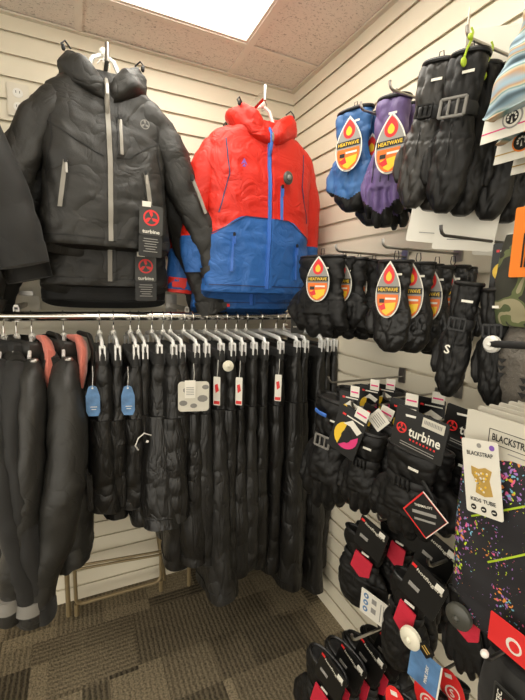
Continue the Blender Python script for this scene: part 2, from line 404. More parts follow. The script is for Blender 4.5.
mb = MB(); mb.box((XL/2, YN/2, -.02), (-XL+.1, -YN+.1, .04), M['carpet']); struct(mb, 'floor')
mb = MB()
# ceiling with openings for the fixtures
FIX = [(-.946, -.335, -.235, -1.455), (-.946, -.335, -2.675, -3.895), (-2.785, -2.175, -1.455, -2.675), (-.946, -.335, -5.115, -6.335), (-2.785, -2.175, -3.895, -5.115)]  # last two panels are out of view, added to brighten the lower walls
xs = sorted({XL, 0.0, *[a for f in FIX for a in f[:2]]}); ys = sorted({YN, 0.0, *[a for f in FIX for a in f[2:]]})
for xa, xb in zip(xs, xs[1:]):
    for ya, yb in zip(ys, ys[1:]):
        cx, cy = (xa+xb)/2, (ya+yb)/2
        if any(f[0] < cx < f[1] and f[3] < cy < f[2] for f in FIX): continue
        mb.box((cx, cy, H+.01), (xb-xa, yb-ya, .02), M['tile'])
struct(mb, 'ceiling')
mb = MB(); gx = [-.335-.6105*k for k in range(0, 6)]; gy = [-.235, -1.455, -2.675, -3.895, -5.115]
for x in gx: mb.box((x, YN/2, H-.003), (.026, -YN, .005), M['grid'])
for y in gy+[-.845]:
    for xa, xb in zip([0]+gx, gx):
        if y == -.845 and (xa > -.4 or xb < -.9) is False: continue
        if y == -.845 and not (-1.6 > xb): continue
        mb.box(((xa+xb)/2, y, H-.0045), (abs(xa-xb)-.026, .024, .003), M['grid'])
struct(mb, 'trim_1')
mb = MB()
mb.box((XL/2, -.010, H-.005), (-XL, .02, .006), M['trimw']); mb.box((-.010, YN/2, H-.005), (.02, -YN-.04, .006), M['trimw'])
struct(mb, 'trim_2')
for i, (xa, xb, ya, yb) in enumerate(FIX):
    lab = ['bright square-cornered ceiling light panel above the jackets', 'ceiling light panel further back towards the room', 'ceiling light panel to the left of the aisle', 'unseen ceiling light panel added farthest along the glove wall', 'unseen ceiling light panel added farthest back, left of the aisle'][i]
    t = thing('ceiling_light', lab, 'ceiling light', ((xa+xb)/2, (ya+yb)/2, H), group='recessed ceiling light panels')
    w_, d_ = xb-xa, ya-yb
    m1 = MB()
    for sx in (-1, 1):
        m1.box((sx*(w_/2-.012), 0, .006), (.022, d_, .016), M['grid']); m1.box((0, sx*(d_/2-.012), .006), (w_-.046, .022, .016), M['grid'])
    m1.build('light_frame', t, False)
    m2 = MB(); m2.box((0, 0, .012), (w_-.05, d_-.05, .004), M['lens']); m2.build('light_diffuser', t, False)

# ------------------------------------------------------------ jackets
def surf_bvh(mb):
    return BVHTree.FromPolygons(mb.v, mb.f)
def strip(bvh, path, wd, m, off=.0025, name='strip', steps=14, th=.0015, out=None):
    """a band laid on the front (-y) of a garment along (x,z) path"""
    mb = out or MB(); pts = []
    for (a, b) in zip(path, path[1:]):
        for i in range(steps): t = i/steps; pts.append((a[0]+(b[0]-a[0])*t, a[1]+(b[1]-a[1])*t))
    pts.append(path[-1]); rs = []
    for i, (x, z) in enumerate(pts):
        p, q = pts[max(0, i-1)], pts[min(len(pts)-1, i+1)]
        dx, dz = q[0]-p[0], q[1]-p[1]; l = math.hypot(dx, dz) or 1; nx, nz = -dz/l, dx/l
        row = []
        for s_ in (-1, 1):
            X, Z = x+nx*s_*wd/2, z+nz*s_*wd/2
            h = bvh.ray_cast(Vector((X, -1, Z)), Vector((0, 1, 0)), 3)
            row.append(Vector((X, h[0].y, Z)) if h[0] is not None else None)
        if row[0] is None and row[1] is None: continue
        if row[0] is None: row[0] = Vector((x-nx*wd/2, row[1].y, z-nz*wd/2))
        if row[1] is None: row[1] = Vector((x+nx*wd/2, row[0].y, z+nz*wd/2))
        y = min(row[0].y, row[1].y)
        rs.append([row[0]+Vector((0, -off-th, 0)), row[1]+Vector((0, -off-th, 0)), row[1]+Vector((0, th, 0)), row[0]+Vector((0, th, 0))])
    if len(rs) > 1: mb.rings(rs, m)
    return mb

def torso_mb(p, seed):
    m = MB(); rs = []; K = 64; n = 72; L = p['L']
    tab = [(0, (.07, .062, 0)), (.05, (.13, .066, 0)), (.10, (p['sh']*.93, .060, 0)), (.16, (p['sh'], .062, 0)), (.24, (p['ch']*1.03, .066, 0)), (.35, (p['ch'], .072, 0)), (.6, (p['ch']*.98, .075, 0)), (1, (p['hem'], .068, 0))]
    for i in range(K+1):
        t = i/K; a, b, _ = lerp_tab(tab, t); z = -L*t
        ring = []
        for j in range(n):
            an = 2*math.pi*j/n; c_, s_ = math.cos(an), math.sin(an)
            x = a*math.copysign(abs(c_)**.75, c_); y = b*math.copysign(abs(s_)**.8, s_)
            # hem dips at the back
            zz = z-(p.get('tail', .03)*t**6)*(1 if s_ > 0 else 0)*abs(s_)**.5
            q = Vector((x, y, zz)); d = fold(q, seed, p.get('amp', .0095)*min(1, .3+t*1.4))
            nn = Vector((c_*.6, s_, 0)).normalized(); q += nn*d
            ring.append(q)
        rs.append(ring)
    # hem rolls inward
    for k_, (sc_, dz) in enumerate(((.97, -.004), (.9, .004), (.86, .02))):
        rs.append([Vector((q.x*sc_, q.y*sc_, q.z+dz)) for q in rs[K]])
    m.rings(rs, p['mat']); return m
def sleeve_mb(p, side, seed):
    m = MB(); tab = p['slv']; K = 46
    path = []; ra = []; rb = []
    for i in range(K+1):
        t = i/K*(len(tab)-1); a = int(min(t, len(tab)-2)); f_ = t-a
        P = [Vector(tab[max(0, min(len(tab)-1, a+o))][:3]) for o in (-1, 0, 1, 2)]
        v = .5*((2*P[1])+(P[2]-P[0])*f_+(2*P[0]-5*P[1]+4*P[2]-P[3])*f_**2+(-P[0]+3*P[1]-3*P[2]+P[3])*f_**3)
        path.append(Vector((v.x*side, v.y, v.z)))
        ra.append(tab[a][3]*(1-f_)+tab[a+1][3]*f_); rb.append(tab[a][4]*(1-f_)+tab[a+1][4]*f_)
    m.tube(path, ra, p.get('smat', p['mat']), n=26, ref=(1, 0, 0), rb=rb)
    cs = path
    def w_(q):
        c = min(cs, key=lambda a: (a-q).length_squared); d = (q-c)
        return q+d.normalized()*fold(q, seed+side*5, p.get('samp', .012), 10, 8) if d.length > 1e-4 else q
    return m.warp(w_)
def hood_mb(p, seed):
    m = MB(); h = p.get('hood', 1.0)
    pts = [(0.006, -.066, -.085), (-.035, -.078, -.060), (-.085, -.070, -.020), (-.130, -.035, .010), (-.125, .03, .025), (-.065, .07, .035), (0, .085, .040), (.065, .07, .035), (.125, .03, .025), (.130, -.035, .010), (.085, -.070, -.020), (.035, -.078, -.060), (.0, -.066, -.085)]
    rr = [.030, .046, .062, .066, .055, .045, .042, .045, .055, .066, .062, .046, .030]
    P = [Vector(a)*h for a in pts]; P2 = []; R2 = []
    for i in range(len(P)-1):
        for k in range(4): t = k/4; P2.append(P[i].lerp(P[i+1], t)); R2.append((rr[i]*(1-t)+rr[i+1]*t)*h)
    P2.append(P[-1]); R2.append(rr[-1]*h)
    m.tube(P2, [r*.85 for r in R2], p['mat'], n=24, ref=(0, 0, 1), rb=[r*.62 for r in R2])
    m.v = [Vector((q.x, q.y, q.z-.002)) for q in m.v]
    return m.warp(lambda q: q+Vector((q.x, q.y, .05)).normalized()*fold(q, seed+9, .020, 8, 8))

def jacket(label, loc, rot, p, seed, group=None, name='ski_jacket', cat='jacket'):
    t = thing(name, label, cat, loc, rot, group)
    tm = torso_mb(p, seed); body = tm.build('torso', t)
    bv = surf_bvh(tm)
    for s_ in (-1, 1):
        sl = sleeve_mb(p, s_, seed); so = sl.build('sleeve', t)
        e, d = Vector(p['slv'][-1][:3]), (Vector(p['slv'][-1][:3])-Vector(p['slv'][-2][:3])).normalized()
        e.x *= s_; d.x *= s_
        ra, rb = p['slv'][-1][3]*1.04, p['slv'][-1][4]*1.04
        cu = MB(); cu.tube([e-d*.045, e-d*.02, e+d*.012, e+d*.014], [ra*1.02, ra, ra*.96, ra*.7], p.get('cmat', p['mat']), n=22, ref=(1, 0, 0), rb=[rb*1.02, rb, rb*.96, rb*.7])
        cu.build('cuff', so)
        if p.get('tab'):
            tb = MB(); tb.box(e-d*.02+Vector((s_*ra*.3, -rb*1.08, 0)), (.055, .008, .022), p['tab'], bev=.003); tb.build('cuff_tab', so)
            if p.get('tabdot'):
                td = MB(); td.box(e-d*.02+Vector((s_*ra*.75, -rb*1.13-.003, 0)), (.010, .004, .012), M['pkr']); td.build('cuff_logo', so)
    if p.get('hood'):
        hm = hood_mb(p, seed); hd = hm.build('hood', t)
        if p.get('toggles'):
            for s_ in (-1, 1):
                g = MB(); g.tube([(s_*.09, -.02, .055), (s_*.105, -.03, .068), (s_*.115, -.035, .055), (s_*.110, -.04, .04)], .0025, M['rubber']); g.ell((s_*.110, -.042, .043), (.006, .006, .009), M['rubber']); g.build('cord_toggle', hd)
    else:
        cl = MB(); cl.tube([(0, -.055, -.01), (-.06, -.045, 0), (-.085, 0, .01), (-.05, .05, .02), (0, .062, .025), (.05, .05, .02), (.085, 0, .01), (.06, -.045, 0), (0, -.055, -.01)], .03, p['mat'], n=14, ref=(0, 0, 1), rb=.014); cl.build('collar', t)
    L = p['L']
    if p.get('zip'):
        z = strip(bv, [(0, -.03), (.004, -L*.5), (.0, -L+.012)], p.get('zipw', .014), p['zip'], off=.005, steps=20)
        hz = MB() if not p.get('hood') else None
        zo = z.build('front_zip', t)
        fl = strip(bv, [(.013, -.05), (.017, -L*.5), (.013, -L+.012)], .010, p['mat'], off=.007, steps=20); fl.build('zip_flap', t)
        if p.get('hood'):
            y0 = -.062*p['hood']-.047*p['hood']
            c = MB(); c.tube([(0, y0+.030, -.01), (0, y0+.004, -.045), (0, y0+.000, -.08), (0, y0+.012, -.115), (0, y0+.030, -.13)], .0075*p['hood'], p['zip'], n=8, ref=(1, 0, 0), rb=.004); c.build('collar_zip', t)
            pl = MB(); pl.box((0, y0-.008, -.06), (.008, .005, .03), M['steel'], bev=.002); pl.build('zip_pull', zo)
    for (path, wd, mk) in p.get('zips', []):
        b = strip(bv, path, wd+.010, p['mat'], off=.003).build('pocket_welt', t)
        strip(bv, path, wd, mk, off=.006).build('pocket_zip', b)
        h = bv.ray_cast(Vector((path[0][0], -1, path[0][1])), Vector((0, 1, 0)), 3)
        if h[0] is not None:
            pl = MB(); pl.box(h[0]+Vector((0, -.010, -.002)), (.010, .006, .014), M['rubber'], bev=.002); pl.box(h[0]+Vector((0.002, -.011, -.022)), (.006, .004, .028), M['steel' if mk != M['zipb'] else 'zipb'], bev=.001); pl.build('zip_pull', b)
    for path in p.get('seams', []):
        strip(bv, path, .0035, p.get('seammat', M['rubber']), off=.0006).build('seam', t)
    strip(bv, [(-p['hem']*.97, -L+.022), (0, -L+.020), (p['hem']*.97, -L+.022)], .003, p.get('seammat', M['rubber']), off=.0006, steps=24).build('hem_seam', t)
    return t, bv

def turbine_mark(mb, cx, cz, r, y, m):
    """ring with three curved blades"""
    n = 28; o_ = circ(cx, cz, r, n); i_ = circ(cx, cz, r*.80, n)
    for k in range(n): mb.poly([o_[k], o_[(k+1) % n], i_[(k+1) % n], i_[k]], y, .0006, m)
    for k in range(3):
        a = math.radians(90+120*k); b = []
        for rr, da in ((0.05, 0), (.42, -28), (.78, -8), (.86, 6), (.72, 24), (.38, 24)): b.append((cx+r*rr*math.cos(a+math.radians(da)), cz+r*rr*math.sin(a+math.radians(da))))
        mb.poly(b, y-.0002, .0006, m)

def jacket_tag(parent, x, y, z, rot=.0, w_=.072, h_=.155):
    """charcoal hang tag with red emblem, wordmark and fine print"""
    T = Matrix.Translation((x, y, z)) @ Matrix.Rotation(rot, 4, 'Y')
    m = MB(); m.rect(0, -h_*.29, w_, h_*.58, 0, .0015, M['cardk2'], T, .008); m.rect(0, -h_*.80, w_, h_*.42, 0.002, .0012, M['cardk'], T, .006)
    turbine_mark(m, 0, -h_*.24, w_*.34, -.0008, M['pkr'], ) if False else None
    mm = MB(); turbine_mark(mm, 0, -h_*.24, w_*.34, -.0008, M['pkr']); mm.fit('turbine', 0, -h_*.51, w_*.74, h_*.075, -.0012, M['cardw'])
    mm.text('DERMIZAX 10K', 0, -h_*.66, .0058, -.0006, M['cardg']) if False else None
    for k, wd in enumerate((.6, .66, .5, .56, .42, .6)): mm.rect(0, -h_*(.655+.05*k), w_*wd, .0022, -.0004, .0006, M['cardg'])
    m.add([T @ v for v in mm.v], mm.f, M['pkr']) if False else None
    b = len(m.v); m.v += [T @ v for v in mm.v]; m.f += [tuple(b+k for k in f) for f in mm.f]; m.m += [m.mi(mm.mats[k]) for k in mm.m]
    o = m.build('hang_tag', parent, False)
    s = MB(); s.box(T @ Vector((-.016, -.003, .002)), (.026, .0015, .016), M['cardw']); s.build('price_sticker', o, False)
    c = MB(); c.tube([T @ Vector((0, .0, -.004)), T @ Vector((.004, .004, .02)), T @ Vector((.0, .012, .045))], .0008, M['rubber'], n=5); c.build('tag_loop', o)
    return o

def hanger_hook(mb, z0=0, r=.018):
    pts = [(-r*1.0, 0, z0-.004)]+[(r*math.cos(a), 0, z0+r*math.sin(a)) for a in [math.radians(180-30*i) for i in range(0, 8)]]+[(0, 0, z0-r*1.6), (0, 0, z0-.065)]
    return pts

# fixture arms holding the front-facing jackets
def faceout(label, tip, group):
    t = thing('display_arm', label, 'display arm', (tip.x, 0, tip.z), group=group)
    L_ = -tip.y; m = MB()
    m.box((0, -L_/2-.002, -.012), (.012, L_, .024), M['chrome'], bev=.002)
    m.build('arm', t)
    b = MB(); b.box((0, -.004, -.02), (.03, .006, .09), M['chrome'], bev=.002); b.build('back_plate', t)
    e = MB(); e.tube([(0, -L_, -.03), (0, -L_-.004, .012), (0, -L_-.002, .016)], .006, M['steel']); e.build('end_stop', t)
    k = MB()
    k.rings([[Vector((sx*.005, -L_+.02+i*.01, z)) for sx, z in ((-1, -.002), (1, -.002), (1, .006 if i % 3 else .001), (-1, .006 if i % 3 else .001))] for i in range(19)], M['chrome'])
    k.build('notch_strip', t)
    return t

BJ = dict(L=.50, sh=.175, ch=.185, hem=.195, mat=M['blk'], hood=.76, toggles=True, zip=M['zipg'], tab=M['blk'], tabdot=True, cmat=M['blk'],
          slv=[(.085, .0, -.045, .030, .035), (.128, .0, -.085, .046, .050), (.178, .0, -.145, .058, .056), (.232, -.005, -.26, .057, .050), (.292, -.01, -.38, .056, .046), (.345, -.015, -.47, .062, .045), (.380, -.02, -.575, .064, .042)],
          zips=[([(-.118, -.27), (-.138, -.40)], .012, M['zipg']), ([(.108, -.27), (.128, -.40)], .012, M['zipg']), ([(.036, -.12), (.038, -.23)], .009, M['zipg'])],
          seams=[[(-.17, -.16), (-.1, -.2), (-.03, -.235), (-.01, -.24)], [(.02, -.24), (.06, -.235), (.12, -.19), (.17, -.16)], [(-.155, -.1), (-.15, -.2), (-.17, -.3), (-.165, -.46)], [(.155, -.1), (.15, -.2), (.17, -.3), (.165, -.46)]])
tipB = at(107, 50, 1, -.50)
faceout('chrome display arm holding the black hooded jackets, left one', tipB, 'chrome arms holding the front-facing jackets')
zc = at(103, 72, 1, -.42)
def jloc(px, py, Y): p = at(px, py, 1, Y); return p
# shoulder origin: z such that hem lands at the photographed place
P1 = at(106, 245, 1, -.46)
J1 = (P1.x+.012, -.40, P1.z+BJ['L']-.0)
j1, bv1 = jacket('black hooded ski jacket with grey zips facing out, frontmost on the left arm', J1, (0, 0, .03), BJ, 3, 'black jackets on the left display arm')
m = MB(); turbine_mark(m, .105, -.135, .014, -.092, M['greyp']); m.build('chest_logo', j1, False)
jacket_tag(j1, .118, -.110, -.375, .04)
# sleeve pocket zip
m = MB(); m.tube([(.262, -.062, -.26), (.285, -.064, -.31), (.310, -.064, -.37)], .006, M['zipg'], rb=.004); m.build('sleeve_zip', j1)
m = MB(); m.box((.259, -.071, -.262), (.012, .008, .02), M['rubber'], bev=.002); m.build('zip_pull', j1)
B2 = dict(BJ); B2.update(L=.56, hem=.215, sh=.185, ch=.20, tail=.035)
B2['slv'] = [(a*1.02, b, c*1.12, d, e) for a, b, c, d, e in BJ['slv']]
j2, _ = jacket('longer black ski jacket hanging just behind the frontmost black one, its hem showing below', (J1[0]+.005, J1[1]+.12, J1[2]-.062), (0, 0, 0), B2, 11, 'black jackets on the left display arm')
jacket_tag(j2, .115, -.098, -.455, 0)
B3 = dict(B2); B3.update(L=.60, hem=.225, mat=M['blk2'], smat=M['blk2'], zips=[], zip=None)
B3['slv'] = [(a*1.0, b, c*1.14, d, e) for a, b, c, d, e in BJ['slv']]
jacket('longest charcoal jacket at the back of the left display arm', (J1[0]+.01, J1[1]+.23, J1[2]-.075), (0, 0, 0), B3, 14, 'black jackets on the left display arm')

# red and blue jacket
RJ = dict(L=.60, sh=.21, ch=.215, hem=.228, mat=M['rb'], hood=.76, toggles=True, zip=M['zipb'], zipw=.012, seammat=M['zipn'], amp=.009, samp=.009,
          slv=[(.105, .0, -.045, .030, .035), (.155, .01, -.085, .052, .052), (.195, .02, -.15, .062, .058), (.232, .03, -.28, .056, .052), (.240, .035, -.42, .052, .046), (.232, .04, -.52, .046, .042)],
          zips=[([(-.135, -.40), (-.142, -.53)], .007, M['zipb']), ([(.128, -.42), (.135, -.55)], .007, M['zipb']), ([(.052, -.215), (.052, -.335)], .011, M['zipb'])],
          seams=[[(-.225, -.41), (-.16, -.375), (-.09, -.335), (.09, -.335), (.16, -.375), (.225, -.41)], [(-.16, -.08), (-.15, -.2), (-.185, -.33)], [(.16, -.08), (.15, -.2), (.185, -.33)]])
P2 = at(262, 292, 1, -.46)
tipR = at(265, 91, 1, -.50)
faceout('chrome display arm holding the red and blue jackets near the corner', tipR, 'chrome arms holding the front-facing jackets')
JR = (P2.x+.008, -.40, P2.z+RJ['L']+.0)
j4, _ = jacket('bright red hooded jacket with blue lower half and blue zip', JR, (0, 0, .05), RJ, 21, 'red and blue jackets on the corner arm')
m = MB(); m.ell((.062, -.100, -.19), (.020, .009, .024), M['discd']); m.ell((.062, -.108, -.19), (.009, .006, .010), M['greyp']); m.build('security_tag', j4)
m = MB(); m.poly([(-.12, -.17), (-.108, -.148), (-.096, -.17), (-.108, -.163)], -.088, .002, M['purplogo']); m.poly([(-.115, -.176), (-.101, -.176), (-.108, -.166)], -.088, .002, M['purplogo']); m.build('chest_logo', j4, False)
R2 = dict(RJ); R2.update(L=.63, hem=.225, zips=[], tab=M['red'], cmat=M['red'])
R2['slv'] = [(.105, .01, -.045, .03, .03), (.155, .01, -.085, .05, .05), (.21, .02, -.15, .06, .05), (.245, .02, -.30, .055, .05), (.262, .02, -.46, .052, .046), (.270, .02, -.565, .048, .042)]
jacket('second red and blue jacket behind the bright one, red cuff showing at its left', (JR[0]+.0, JR[1]+.13, JR[2]-.035), (0, 0, 0), R2, 25, 'red and blue jackets on the corner arm')

# hangers of the front-facing jackets
def top_hanger(label, x, y, z, tipz, width=.085):
    t = thing('coat_hanger', label, 'hanger', (x, y, z), group='clear hangers inside the front-facing jackets')
    a = MB(); a.tube([(-width, 0, -.055), (-width*.6, 0, -.02), (-.03, 0, .03), (0, 0, .045), (.03, 0, .03), (width*.6, 0, -.02), (width, 0, -.055)], .007, M['clear'], ref=(0, 0, 1), rb=.005); a.build('shoulder_bar', t)
    h = MB(); zt = tipz-z
    h.tube([(0, 0, .045), (0, 0, zt-.02), (.016, 0, zt-.008), (.018, 0, zt+.008), (.008, 0, zt+.02), (-.008, 0, zt+.02), (-.018, 0, zt+.006)], .0018, M['steel'], n=6); h.build('hook', t)
    n_ = MB(); n_.ell((0, 0, .05), (.012, .010, .014), M['white']); n_.build('neck_button', t)
    return t
top_hanger('clear hanger inside the frontmost black hooded jacket', J1[0], J1[1], J1[2]+.03, tipB.z)
top_hanger('clear hanger inside the red and blue jacket', JR[0], JR[1], JR[2]+.03, tipR.z)

# partly seen softshell at the left edge
SJ = dict(L=.62, sh=.19, ch=.2, hem=.2, mat=M['blk2'], hood=None, zip=None, amp=.008, samp=.006, cmat=M['blk2'],
          slv=[(.10, 0, -.045, .035, .035), (.15, 0, -.08, .06, .05), (.215, 0, -.15, .075, .06), (.27, 0, -.28, .075, .06), (.31, 0, -.42, .072, .058), (.335, 0, -.52, .066, .055)])
P3 = at(20, 268, 1, -.46)
sj, _ = jacket('matte charcoal softshell jacket cut off by the left picture edge, sleeve showing', (P3.x-.325, -.46, P3.z+.54), (0, 0, 0), SJ, 31)
S2 = dict(SJ); S2.update(mat=M['blk'], L=.64)
jacket('shiny black jacket hanging behind the charcoal softshell at the left edge', (P3.x-.325, -.33, P3.z+.50), (0, 0, 0), S2, 33)

# ------------------------------------------------------------ rail
RY, RZ = -.30, 1.328
t = thing('hanging_rail', 'long round chrome hanging rail along the back wall below the jackets', 'clothes rail', (0, RY, RZ))
m = MB(); m.tube([(-2.5, 0, 0), (-.012, 0, 0)], .0155, M['chrome'], n=20); m.build('tube', t)
m = MB(); m.tube([(-2.5, .14, -.018), (-.012, .14, -.018)], .009, M['steel'], n=8); m.build('rear_bar', t)
for bx in (-1.17, -.60):
    b = MB(); b.box((bx, .15, .028), (.014, .29, .018), M['steel'], bev=.002); b.box((bx, .015, .006), (.018, .02, .05), M['steel'], bev=.002); b.box((bx, .293, .02), (.05, .006, .12), M['steel'], bev=.002); b.build('bracket', t)
b = MB(); b.tube([(-.014, 0, 0), (-.004, 0, 0)], .028, M['steel'], n=20); b.build('end_flange', t)
pb = at(22, 303, 1, -.004)
m = MB(); m.box((0, -.012, 0), (.13, .022, .06), M['plate'], bev=.004); o = m.build('wall_bracket_plate', None); o.location = (pb.x, 0, pb.z); tag(o, 'grey metal bracket plate on the back wall above the rail end', 'bracket')

# outlet
c0 = at(18.5, 101, 1, 0)
t = thing('wall_outlet', 'cream duplex power outlet on the upper back wall at the left', 'power outlet', (c0.x, 0, c0.z))
m = MB(); m.box((0, -.004, 0), (.072, .007, .116), M['plate'], bev=.003); m.build('cover_plate', t)
for s_ in (-1, 1):
    m = MB(); m.tube([(0, -.005, s_*.024), (0, -.0095, s_*.024)], .0165, M['white'], n=20, ref=(1, 0, 0)); 
    o = m.build('socket', t); q = MB()
    for dx in (-.006, .006): q.box((dx, -.0098, s_*.024+.003), (.002, .001, .008), M['rubber'])
    q.build('slot', o)

# folding frame on the floor
t = thing('folding_frame', 'tan tubular metal folding stand leaning under the hanging clothes', 'folding stand', (0, 0, 0))
A_ = at(76, 612, 2, .012); B_ = at(160, 586, 2, .012); Y0 = (A_.y+B_.y)/2-.01
za, zb = at(78, 567, 1, Y0).z, at(157, 553, 1, Y0).z; xa, xb = at(76, 600, 1, Y0).x, at(161, 575, 1, Y0).x
def uframe(Y, x0, x1, zt, zl, tilt, name):
    m = MB(); c = .03
    pts = [(x0, Y+tilt, zt), (x0, Y, zl+c)]+[(x0+c-c*math.cos(a), Y, zl+c-c*math.sin(a)) for a in (.4, .8, 1.2, 1.57)]+[(x1-c+c*math.sin(a), Y, zl+c-c*math.cos(a)) for a in (0, .4, .8, 1.2, 1.57)]+[(x1, Y+tilt, zt)]
    m.tube(pts, .008, M['brass'], n=10); return m.build(name, t)
fr = uframe(Y0, xa, xb, .40, .05, .0, 'front_leg_frame')
for x in (xa+.001, xb-.001):
    f = MB(); f.tube([(x, Y0, 0), (x, Y0, .055)], .0105, M['brass'], n=10); f.build('foot', fr)
m = MB(); m.tube([(xa, Y0-.012, za), (xb, Y0-.012, zb-.005)], .0055, M['brass'], n=8); m.build('crossbar', t)
m = MB(); m.tube([(xa, Y0-.012, za+.016), (xb, Y0-.012, zb+.012)], .0055, M['brass'], n=8); m.build('crossbar', t)
for px_ in (68, 189):
    q = at(px_, 600 if px_ < 100 else 590, 1, Y0-.02+(.03 if px_ < 100 else 0)); m = MB(); m.tube([(q.x, q.y, 0), (q.x, q.y+.02, .42)], .010, M['brass'], n=10); m.build('rear_leg', t)
q = at(158, 575, 1, -.03)
m = MB(); m.tube([(xb+.03, -.03, .0), (xb-.02, -.04, .4)], .009, M['brass'], n=10); m.build('rear_leg', t)

# ------------------------------------------------------------ clothes on the rail
def swf(x): return math.radians(x)
def clip_hanger(label, x, yaw_, w_=.165, drop=0, group='clear clip hangers along the rail'):
    t = thing('clip_hanger', label, 'hanger', (x, RY, RZ), (0, 0, yaw_), group)
    h = MB(); zt = .0155+.0022
    pts = [(0, 0, -.065), (0, 0, -.032), (.010, 0, -.024), (zt, 0, -.008), (zt+.001, 0, .006)]
    pts += [((zt)*math.cos(a), 0, (zt)*math.sin(a)) for a in [math.radians(40+28*i) for i in range(5)]]
    h.tube(pts, .0022, M['chrome'], n=6); h.build('hook', t)
    b = MB(); b.tube([(-w_, 0, -.098), (-w_+.012, 0, -.078), (-w_*.5, 0, -.070), (0, 0, -.064), (w_*.5, 0, -.070), (w_-.012, 0, -.078), (w_, 0, -.098)], .0085, M['clear'], n=8, ref=(0, 0, 1), rb=.006); b.build('bar', t)
    n_ = MB(); n_.ell((0, 0, -.062), (.011, .010, .013), M['white']); n_.build('neck', t)
    for s_ in (-1, 1):
        c = MB()
        for d in (-1, 1): c.box((s_*w_, d*.007, -.112), (.026, .006, .050), M['clear'], bev=.0015)
        c.tube([(s_*w_, -.010, -.096), (s_*w_, .010, -.096)], .004, M['steel'], n=8)
        c.build('clip', t)
    return t

def pants_mb(p, seed):
    """snow pants hung by the waist; local x runs front to back edge, +x edge faces the aisle"""
    m = MB(); n = 34; wT, wH, T, L, cr = p.get('wt', .175), p.get('wh', .125), p.get('T', .034), p['L'], .30
    K = 26; rs = []
    lean = p.get('lean', 0)
    def F(q, amp):
        return amp*(noise.noise(Vector((q.x*12+seed, q.y*6, q.z*2.2+seed)))*1.5+(abs(noise.noise(Vector((q.x*10+q.z*4+seed, q.y*8, q.z*9))))**.7-.35)*.9)+amp*.3*abs(math.sin(q.z*34+3*noise.noise(Vector((q.x*5, q.y*5, q.z*3+seed)))))*noise.noise(Vector((q.x*4, seed, q.z*5)))
    for i in range(K+1):
        t = i/K; z = -cr*t; a = wT*(1+.12*t); b = T*(.55+.6*smo(0, .3, t))
        ring = []
        for j in range(n*2):
            an = math.pi*j/n; c_, s_ = math.cos(an), math.sin(an)
            x = a*math.copysign(abs(c_)**.7, c_); y = b*math.copysign(abs(s_)**.6, s_); q = Vector((x, y, z))
            d = F(q, p.get('amp', .011)*smo(0, .25, t)); q += Vector((c_*.8, s_, 0)).normalized()*d; q.x += lean*t*cr; ring.append(q)
        rs.append(ring)
    m.rings(rs, p['mat'])
    for s_ in (-1, 1):
        rs = []; K2 = 60
        for i in range(K2+1):
            t = i/K2; z = -cr*.72-(L-cr*.72)*t
            cx = s_*(wT*.56+(wH*.95-wT*.5)*t*1.0); a = (wT*.58)*(1-t)+wH*t; b = T*(1.15+.35*t)
            ring = []
            for j in range(n):
                an = 2*math.pi*j/n; c_, sn = math.cos(an), math.sin(an)
                x = cx+a*math.copysign(abs(c_)**.75, c_); y = b*math.copysign(abs(sn)**.7, sn)+s_*-.008
                q = Vector((x, y, z+(0 if i < K2 else 0)))
                d = F(q, p.get('amp', .011)*(.8+.5*t)); q += Vector((c_*.8, sn, 0)).normalized()*d; q.x += lean*(-z)
                q.z += .012*noise.noise(Vector((q.x*9, q.y*9, seed)))*t
                ring.append(q)
            rs.append(ring)
        rs.append([Vector((q.x*.985+.002, q.y*.8, q.z+.004)) for q in rs[-1]]); rs.append([Vector((q.x*.985, q.y*.9, q.z+.03)) for q in rs[-1]])
        m.rings(rs, p['mat'])
    return m
def pants(label, px400, p, seed, yaw_=0, zoff=0, group='black snow pants on the rail', Y=-.47, name='snow_pants', cat='snow pants', hlabel=None):
    q = at(px400, 400, 1, Y); x = q.x
    yr = math.radians(-90+yaw_)
    # the aisle edge sits at local +x = wT; shift the hook accordingly
    hx = x-(.17)*math.cos(yr)
    t = thing(name, label, cat, (hx, RY, RZ-.118+zoff), (0, 0, yr), group)
    m = pants_mb(p, seed); m.build('shell', t)
    wt = p.get('wt', .175); T = p.get('T', .034)
    wb = MB(); rs = []
    for z, g in ((.006, 1.0), (.004, 1.04), (-.034, 1.05), (-.036, 1.0)):
        rs.append([Vector((wt*g*math.copysign(abs(math.cos(a))**.7, math.cos(a)), T*.62*g*math.copysign(abs(math.sin(a))**.6, math.sin(a)), z)) for a in [2*math.pi*k/40 for k in range(40)]])
    wb.rings(rs, M['blk2']); wb.build('waistband', t)
    bv = surf_bvh(m)
    def fp(x_, z_):
        h = bv.ray_cast(Vector((x_, -1, z_)), Vector((0, 1, 0)), 3); return h[0].y if h[0] is not None else -T
    if p.get('cargo', True):
        cz = -.36-.03*(seed % 3); cx = .10
        g = MB(); y = fp(cx, cz); g.box((cx, y-.001, cz-.075), (.13, .018, .14), p['mat'], bev=.006); g.build('cargo_pocket', t)
        g = MB(); g.box((cx, y-.010, cz), (.135, .010, .045), p['mat'], bev=.004); g.build('pocket_flap', t)
    z = strip(bv, [(.125, -.05), (.11, -.20)], .008, M['rubber'], off=.003); z.build('pocket_zip', t)
    sm = strip(bv, [(.06, -.32), (.08, -p['L']+.02)], .004, M['rubber'], off=.001, steps=24); sm.build('side_seam', t)
    kn = strip(bv, [(.02, -.58), (.22, -.60)], .004, M['rubber'], off=.001); kn.build('knee_seam', t)
    hm = strip(bv, [(.03, -p['L']+.035), (.26, -p['L']+.035)], .004, M['rubber'], off=.001); hm.build('hem_stitch', t)
    clip_hanger(hlabel or 'clear clip hanger holding the '+label, hx, yr, wt-.008)
    return t, bv, fp

